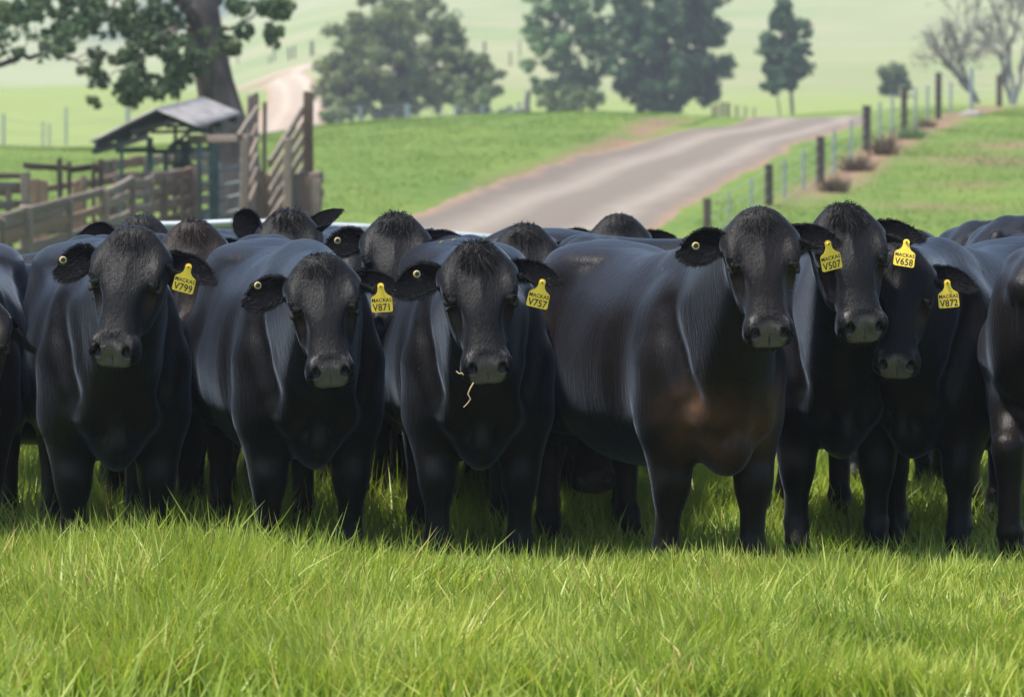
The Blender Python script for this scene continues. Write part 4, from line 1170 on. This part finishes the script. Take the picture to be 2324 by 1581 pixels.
make_tree('gum tree at the left edge, one thin dark bough reaching in', b0, cl, tp, [.4, .36, .3, .2], L_GUM, K_DARK, 90, .09, 0, .3, seed=6, extra=ex, spread=.75, face=.3)
def std_tree(label, bx, by, d0, cx, cy, wx, wy, n, cr, leafm, barkm, per, size, shape='round', tr=.2, limbs=16, seed=0, hollow=.35, droop=0.0, deep=.9, name='tree', cat='tree'):
    d = d0 * 1.5 if d0 > 144.5 else d0 * 1.45
    size *= d / 150; tr *= 1.4
    b = spot(bx, by, d); k = d / FPX
    c = at(cx, cy, d)
    cl = crown_clumps(c, wx * k, wx * k * deep, wy * k, n, cr * k, seed, shape, hollow)
    tp = [b - [0, 0, .2], b * .5 + c * .5 + [.1, 0, -.2], c, c + [0, 0, wy * k * .6]]
    return make_tree(label, b, cl, tp, [tr, tr * .8, tr * .55, tr * .15], leafm, barkm, per, size, limbs, droop, seed=seed, name=name, cat=cat)
std_tree('broad round-headed olive green tree left of the road', 905, 285, 148, 908, 122, 165, 150, 260, 19, L_OLIVE, K_DARK, 115, .19, 'round', .30, 20, 11, .5)
std_tree('lower side tree leaning right of the round-headed tree', 1040, 275, 146, 1060, 185, 72, 66, 60, 16, L_OLIVE, K_DARK, 105, .22, 'round', .14, 10, 12, .25)
std_tree('spreading lower boughs at the left foot of the round tree', 800, 280, 147, 790, 215, 74, 52, 48, 16, L_OLIVE, K_DARK, 105, .22, 'round', .12, 9, 13, .25, name='shrub', cat='shrub')
std_tree('leafy mid green tree beside the dark evergreen', 1280, 268, 152, 1284, 95, 104, 168, 160, 16, L_MID, K_GREY, 95, .20, 'round', .2, 18, 14, .3)
std_tree('tall dark evergreen standing right of the leafy tree', 1505, 272, 150, 1508, 72, 184, 205, 330, 20, L_DARK, K_DARK, 150, .20, 'cone', .3, 16, 15, .35)
std_tree('small dark tree with bare slim trunk right of the road', 1802, 262, 146, 1782, 105, 72, 114, 95, 14, L_DARK, K_GREY, 100, .20, 'cone', .10, 14, 16, .2)
std_tree('thin sapling standing close against the small dark tree', 1773, 255, 145, 1758, 180, 30, 32, 14, 12, L_DARK, K_GREY, 110, .2, 'round', .05, 6, 17, .1)
std_tree('small pale bushy tree beside the fence on the hill', 2030, 228, 170, 2030, 180, 36, 36, 28, 12, L_PALE, K_GREY, 110, .26, 'round', .08, 8, 18, .2)
std_tree('pale yellow green shrub under the leaning side tree', 1085, 282, 140, 1080, 232, 52, 42, 20, 13, L_PALE, K_GREY, 55, .22, 'round', .05, 10, 19, .1, name='shrub', cat='shrub')
std_tree('pale shrub at the foot of the leafy green tree', 1300, 272, 142, 1290, 230, 70, 34, 26, 13, L_PALE, K_GREY, 55, .22, 'round', .05, 10, 20, .1, name='shrub', cat='shrub')
std_tree('low grey green bush left of the grey stump', 1150, 276, 138, 1145, 255, 30, 14, 12, 9, L_MID, K_GREY, 60, .18, 'round', .04, 4, 21, .1, name='shrub', cat='shrub')
std_tree('low bush behind the tall post of the loading ramp', 760, 285, 138, 755, 262, 38, 18, 14, 10, L_OLIVE, K_GREY, 60, .18, 'round', .04, 4, 22, .1, name='shrub', cat='shrub')
# grey stump with a fallen limb
sb = ground_hit(1195, 272, 120); k = (sb[1] + CAM_D) / FPX
st = empty('tree_stump', sb); setp(st, 'grey dead stump with a slanting limb on the crest', 'stump')
t1 = branch((0, 0, -.1), (.05, 0, 50 * k), 9 * k, 6 * k, 6, .03, 1); t2 = branch((0, 0, 8 * k), (-48 * k, -.1, -6 * k), 5 * k, 3 * k, 6, .04, 2)
V, F = join_tubes([t1]); link('trunk', mesh_arrays('trunk', V, [F], [K_GREY]), st)
V, F = join_tubes([t2]); link('limb', mesh_arrays('limb', V, [F], [K_GREY]), st)
# leafless grey trees at the right edge
def bare_tree(label, base, height, spread, seed, lean):
    r = np.random.default_rng(seed); tubes = []; tips = []
    def grow(p, d, L, rad, lev):
        q = p + d * L
        tubes.append(branch(p, q, rad, rad * .6, 5, .04, int(r.integers(1e6))))
        if lev == 0: tips.append((q, d, L)); return
        for k in range(3 if lev > 1 else 4):
            nd = unit(d + r.normal(0, spread, 3) + np.array([0, 0, .18]))
            grow(p + d * L * r.uniform(.45, 1.0), nd, L * r.uniform(.55, .8), rad * .52, lev - 1)
            if lev == 1: tips.append((p + d * L * r.uniform(.4, 1), nd, L * .6))
    for k in range(3): grow(np.zeros(3), unit(np.array([lean + r.normal(0, .35), r.normal(0, .25), 1.0])), height * .36, height * .017, 4)
    root = empty('bare_tree', base); setp(root, label, 'tree', 'leafless trees')
    V, F = join_tubes(tubes); link('trunk', mesh_arrays('trunk', V, [F], [K_GREY]), root)
    P = np.array([t[0] for t in tips]); Dv = np.array([t[1] for t in tips]); n = len(P) * 5
    ix = np.repeat(np.arange(len(P)), 5); ln = r.uniform(.25, .7, n) * height * .07
    V, F, T, I = ribbons(P[ix], unit(Dv[ix] + r.normal(0, .6, (n, 3))), ln, np.full(n, .018), r.normal(0, .2, (n, 3)) * ln[:, None], 2)
    link('twigs', mesh_arrays('twigs', V, F, [K_GREY]), root)
    return root
bare_tree('wide leafless grey tree leaning left at the right edge', spot(2225, 235, 158), 6.6, .58, 31, -.55)
bare_tree('leafless grey tree at the top right corner', spot(2300, 230, 162), 7.2, .50, 32, -.1)
# weeds and stones along the right fence
def weed(label, px, py, n, h, w, mat, d0=70):
    g = ground_hit(px, py, d0); r = np.random.default_rng(int(px))
    root = empty('weed_clump', g); setp(root, label, 'weed', 'weeds along the right fence')
    p = np.stack([r.normal(0, w * .35, n), r.normal(0, w * .35, n), np.full(n, -.02)], 1)
    dr = unit(np.stack([p[:, 0] * 1.5 + r.normal(0, .25, n), p[:, 1] * 1.5 + r.normal(0, .25, n), np.full(n, .9)], 1)); ln = h * r.uniform(.5, 1.1, n)
    V, F, T, I = ribbons(p, dr, ln, np.full(n, .025), r.normal(0, .15, (n, 3)) * ln[:, None], 3)
    me = mesh_arrays('stalks', V, F, [mat]); attr(me, 'rnd', r.uniform(0, 1, n)[I]); attr(me, 't', T); link('stalks', me, root)
L_WEED = leaf_material('dry_weed', [(0, (.060, .038, .024)), (.6, (.14, .095, .055)), (1, (.20, .15, .085))], .1)
weed('dark brown dead weed clump at the nearest bare patch', 1893, 436, 260, .42, .40, L_WEED)
weed('dark brown dead weed beside the fourth timber post', 1947, 388, 240, .5, .42, L_WEED)
weed('tall straw coloured weed between fence posts', 2008, 352, 260, .62, .45, L_WEED)
weed('small grey green bush against the fence', 2066, 316, 260, .45, .42, L_MID)
weed('low brown weed near the sixth timber post', 2100, 290, 160, .35, .42, L_WEED)
g = ground_hit(2200, 262, 100)
bm = bmesh.new(); bmesh.ops.create_icosphere(bm, subdivisions=2, radius=.3)
for v in bm.verts: v.co = Vector((v.co.x * 1.3, v.co.y * .9, v.co.z * .55)) * (1 + .15 * math.sin(v.co.x * 9 + v.co.y * 5))
me = bpy.data.meshes.new('rock'); bm.to_mesh(me); bm.free(); me.materials.append(plain('pale_stone', (.24, .225, .21), .9, .2, 0, .25, 6, .4))
setp(link('rock', me, None, g), 'pale boulder beside the fence near the skyline', 'rock')
# ------------------------------------------------------------------ hazy air
def haze_box():
    x0, x1, y0, y1, z0, z1 = -460, 460, -90, 1260, -2.5, 112
    V = [(x, y, z) for z in (z0, z1) for y in (y0, y1) for x in (x0, x1)]
    F = [[0, 2, 3, 1], [4, 5, 7, 6], [0, 1, 5, 4], [2, 6, 7, 3], [0, 4, 6, 2], [1, 3, 7, 5]]
    m = bpy.data.materials.new('hazy_air'); m.use_nodes = True; t = m.node_tree
    t.nodes.remove(t.nodes['Principled BSDF'])
    v = t.nodes.new('ShaderNodeVolumePrincipled'); v.inputs['Color'].default_value = (.86, .92, 1, 1); v.inputs['Density'].default_value = HAZE
    v.inputs['Anisotropy'].default_value = .2
    t.links.new(v.outputs[0], t.nodes['Material Output'].inputs['Volume'])
    o = link('haze', mesh_arrays('haze', V, [np.array(F)], [m], False)); setp(o, 'thin pale haze lying over the far hills', 'haze', None, 'stuff')
HAZE = .0005
haze_box()
# ------------------------------------------------------------------ the herd
C1 = make_cow('black cow with ear tag V799 and closed eyes facing the camera', (258, 14.35), 10, (284, 656), 13.62, yaw=-8, pitch=61, roll=4, earR=(.02, .28, .05), earL=(.0, .22, -.5), tuft=420, tuftlen=.05)
C2 = make_cow('black cow with ear tag V871, head lowered, pointed poll hair', (700, 14.45), 12, (736, 712), 13.62, yaw=5, pitch=60, roll=-4, hs=.95, earR=(.1, .22, .0), earL=(.10, .2, -.5), tuft=460, tuftlen=.06)
C3 = make_cow('black cow with ear tag V757 and a grass stalk in its mouth', (1085, 14.4), 4, (1091, 692), 13.62, yaw=6, pitch=62, roll=-3, hs=1.0, earR=(.16, .25, .0), earL=(.10, .2, -.5), tuft=1300, tuftlen=.08, step=(.0, .06, 0, 0))
C4 = make_cow('large black cow with ear tag V507 and rusty brown chest', (1615, 14.1), 20, (1733, 615), 13.25, yaw=3, pitch=63, roll=-2, hs=.95, earR=(.12, .22, .05), earL=(.22, .2, -.5), tuft=380, tuftlen=.045, chest_brown=.95, brown=.06, step=(.02, -.06, 0, 0))
C5 = make_cow('black cow with ear tag V658, notched ear and shaggy poll', (1900, 15.0), 2, (1935, 602), 14.05, yaw=9, pitch=61, roll=-3, hs=1.02, earR=(.15, .3, .0), earL=(.20, .2, -.5), tuft=1200, tuftlen=.075, notch=True)
C6 = make_cow('black cow with ear tag V872, lower head half behind its neighbour', (2105, 15.0), -28, (2040, 694), 14.25, yaw=-5, pitch=65, roll=2, hs=.96, earR=(.1, .3, .0), earL=(.10, .2, -.5), tuft=380, tuftlen=.05, step=(.05, -.08, 0, 0))
low = dict(res=.030, detail=False, fuzz=0, tuft=60)
back = dict(res=.025, detail=False, fuzz=3500)
C7 = make_cow('black cow turned away at the right edge, only its rump in view', (2560, 15.75), 158, (2700, 640), 16.3, yaw=160, pitch=50, res=.017, detail=False, fuzz=14000, brown=.07, tuft=100, size=1.0)
C8 = make_cow('black cow at the left edge with only its back in view', (-190, 15.9), -60, (-300, 700), 15.4, yaw=-60, pitch=55, size=.94, **back)
C9 = make_cow('brownish black cow with lowered head cut by the left edge', (-130, 14.5), 5, (-62, 800), 13.85, yaw=12, pitch=64, hs=1.0, earL=(.1, 1.4, -.5), res=.016, brown=.15, fuzz=6000)
B1 = make_cow('black cow behind the V799 cow with one round ear showing', (190, 17.0), 50, (312, 606), 16.5, yaw=-4, pitch=62, roll=2, earR=(.50, .2, .0), tuft=420, tuftlen=.045, size=.95, **back)
B2 = make_cow('brown haired cow head between the V799 and V871 cows', (430, 16.6), -3, (440, 622), 15.85, yaw=5, pitch=62, brown=.17, brown_tuft=True, tuft=600, tuftlen=.06, earL=(.05, .25, -.6), **back)
B3 = make_cow('black cow at the back with both ears pricked up', (655, 17.2), 0, (655, 590), 16.4, yaw=3, pitch=58, earR=(1.3, .1, .6), earL=(1.5, .1, -.7), tuft=900, tuftlen=.07, **back)
B4 = make_cow('black cow peering over between the V871 and V757 cows', (930, 16.4), -4, (895, 608), 15.45, yaw=-2, pitch=60, hs=1.0, res=.016, earR=(.22, .2, .0), earL=(.22, .2, -.6), tuft=1000, tuftlen=.065, fuzz=7000)
B5 = make_cow('black cow mostly hidden, shaggy poll above the V757 cow', (1215, 16.7), 0, (1192, 630), 16.0, yaw=0, pitch=62, tuft=700, tuftlen=.06, **back)
B6 = make_cow('black cow standing sideways with blue sheen along its back', (1790, 16.95), 84, (2000, 700), 16.9, yaw=80, pitch=60, res=.018, detail=False, fuzz=9000, size=1.02)
B7 = make_cow('black cow at the back with furry ear beside the road', (1415, 18.6), 0, (1412, 598), 17.6, yaw=6, pitch=60, hs=1.04, earR=(.18, .2, .1), earL=(.15, .2, -.5), tuft=500, tuftlen=.045, **back)
B9 = make_cow('black cow mostly hidden, one tagged ear above the V872 cow', (2085, 17.3), 0, (2075, 640), 16.6, yaw=0, pitch=62, earL=(.05, .25, -.5), tuft=200, **back)
B10 = make_cow('black cow at right whose rounded hips rise highest', (2545, 17.5), 150, (2620, 640), 18.1, yaw=150, pitch=50, size=1.06, **back)
B11 = make_cow('black cow far right behind, only a low back in view', (2352, 19.4), 160, (2400, 640), 20.0, yaw=160, pitch=60, size=1.03, **back)
F1 = make_cow('black cow in the second row, legs seen between V799 and V871', (345, 16.3), -8, (350, 960), 15.9, yaw=-8, pitch=75, **low)
F2 = make_cow('black cow in the second row, legs seen between V757 and V507', (1330, 16.0), 6, (1345, 960), 15.6, yaw=6, pitch=75, **low)
F3 = make_cow('black cow in the second row, legs seen between V871 and V757', (790, 17.9), 4, (800, 940), 17.4, yaw=4, pitch=75, **low)
blocker_row = dict(res=.034, detail=False, fuzz=0, tuft=60, size=.88)  # mostly hidden cows added to block light and darken the gaps between legs
G1 = make_cow('black cow added sideways in the back row at the left to darken the gaps', (560, 19.5), 90, (730, 800), 19.6, yaw=75, pitch=70, **blocker_row)
G2 = make_cow('black cow added sideways in the back row left of centre to darken the gaps', (1120, 20.4), 90, (1290, 800), 20.4, yaw=75, pitch=70, **blocker_row)
G3 = make_cow('black cow added sideways in the back row right of centre to darken the gaps', (1680, 19.9), 90, (1850, 800), 19.9, yaw=75, pitch=70, **blocker_row)
G4 = make_cow('black cow added sideways in the back row at the right to darken the gaps', (2230, 20.8), 90, (2400, 800), 20.8, yaw=75, pitch=70, **blocker_row)
# tags and buttons
make_tag('V799', 'yellow ear tag numbered V799 hanging from the leftmost facing cow', (427, 608), 13.56, 15)
make_tag('V871', 'yellow ear tag numbered V871, upright and square to the camera', (864, 652), 13.6, -3, yaw=-8)
make_tag('V757', 'yellow ear tag numbered V757 on the cow chewing a stalk', (1230, 643), 13.56, 13)
make_tag('V507', 'yellow ear tag numbered V507, tilted over the next cow', (1880, 556), 13.2, -13, yaw=18)
make_tag('V658', 'yellow ear tag numbered V658 below the notched ear', (2057, 552), 14.0, 9, tilt=-22)
make_tag('V872', 'yellow ear tag numbered V872, lowest tag at the right', (2150, 644), 14.2, -5, tilt=-6)
make_tag('V', 'yellow ear tag half hidden behind the V757 cow', (1030, 550), 15.4, 52, yaw=25)
make_tag('', 'yellow ear tag with only its stud end showing at right', (2124, 578), 16.45, 0, print_=False)
make_button('cream ear button in the V799 cow', (143, 590), 13.56, 20)
make_button('cream ear button in the V871 cow', (585, 648), 13.58, 20)
make_button('cream ear button in the V757 cow', (946, 622), 13.56, 20)
make_button('large cream ear button in the V507 cow', (1579, 558), 13.18, 10)
make_button('cream ear button in the cow peering over behind', (766, 546), 15.4, 10)
make_button('cream ear button in the round ear behind the V799 cow', (208, 544), 16.8, 30)
# dry stalk hanging from a mouth
M_STRAW = plain('straw', (.50, .36, .20), .7, .3, 0, .2, 30)
P = [at(x, y, 13.30) for x, y in ((1075, 868), (1068, 880), (1062, 893), (1068, 905), (1062, 914), (1052, 924))]
V, F = tube_arrays(P, [.003, .003, .0028, .0024, .002, .0012], 6)
setp(link('grass_stalk', mesh_arrays('grass_stalk', V, [F], [M_STRAW])), 'dry reddish grass stalk hanging from the V757 cow mouth', 'stalk')
P = [at(x, y, 13.34) for x, y in ((1035, 842), (1042, 848), (1048, 846), (1052, 851))]
V, F = tube_arrays(P, [.003, .003, .0025, .0015], 6)
setp(link('grass_stalk', mesh_arrays('grass_stalk', V, [F], [M_STRAW])), 'short pale bit of straw stuck to the V757 cow lip', 'stalk')

# clover heads in the foreground grass
M_CLOVER = plain('clover_white', (.62, .52, .50), .8, .2, 0, .2, 200)
M_STEM = plain('clover_stem', (.12, .22, .04), .6)
for lab, px, py, d in (('white clover head low in the front grass, centre', 1163, 1512, 11.0), ('pinkish clover head right of the white one', 1321, 1500, 11.1)):
    p = at(px, py, d); g0 = gz(p[0], p[1])
    root = empty('clover_flower', (p[0], p[1], g0)); setp(root, lab, 'flower', 'clover flowers')
    V, F = tube_arrays([(0, 0, 0), (.004, 0, (p[2] - g0) * .5), (0, 0, p[2] - g0)], [.0016] * 3, 6); link('stem', mesh_arrays('stem', V, [F], [M_STEM]), root)
    n = 60; q = unit(rng.normal(0, 1, (n, 3)) + [0, 0, .3])
    V, F, T, I = ribbons(np.tile([0, 0, p[2] - g0], (n, 1)) + q * .003, q, np.full(n, .011), np.full(n, .004), np.zeros((n, 3)), 2)
    link('bloom', mesh_arrays('bloom', V, F, [M_CLOVER]), root)
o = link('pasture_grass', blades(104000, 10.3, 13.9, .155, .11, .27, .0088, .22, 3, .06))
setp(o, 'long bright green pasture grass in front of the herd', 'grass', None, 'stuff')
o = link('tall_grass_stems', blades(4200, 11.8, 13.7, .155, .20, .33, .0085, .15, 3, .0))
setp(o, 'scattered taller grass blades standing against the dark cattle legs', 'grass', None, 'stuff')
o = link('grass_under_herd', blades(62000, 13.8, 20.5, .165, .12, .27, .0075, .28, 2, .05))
setp(o, 'trampled green grass between and behind the cattle legs', 'grass', None, 'stuff')
o = link('hillside_grass', far_tufts(170000))
setp(o, 'short green grass on the rise behind the herd', 'grass', None, 'stuff')
o = link('outlying_grass', blades(52000, 7.2, 15.5, .36, .10, .24, .011, .27, 2, .04, .150))
setp(o, 'pasture grass carrying on to both sides and in front', 'grass', None, 'stuff')
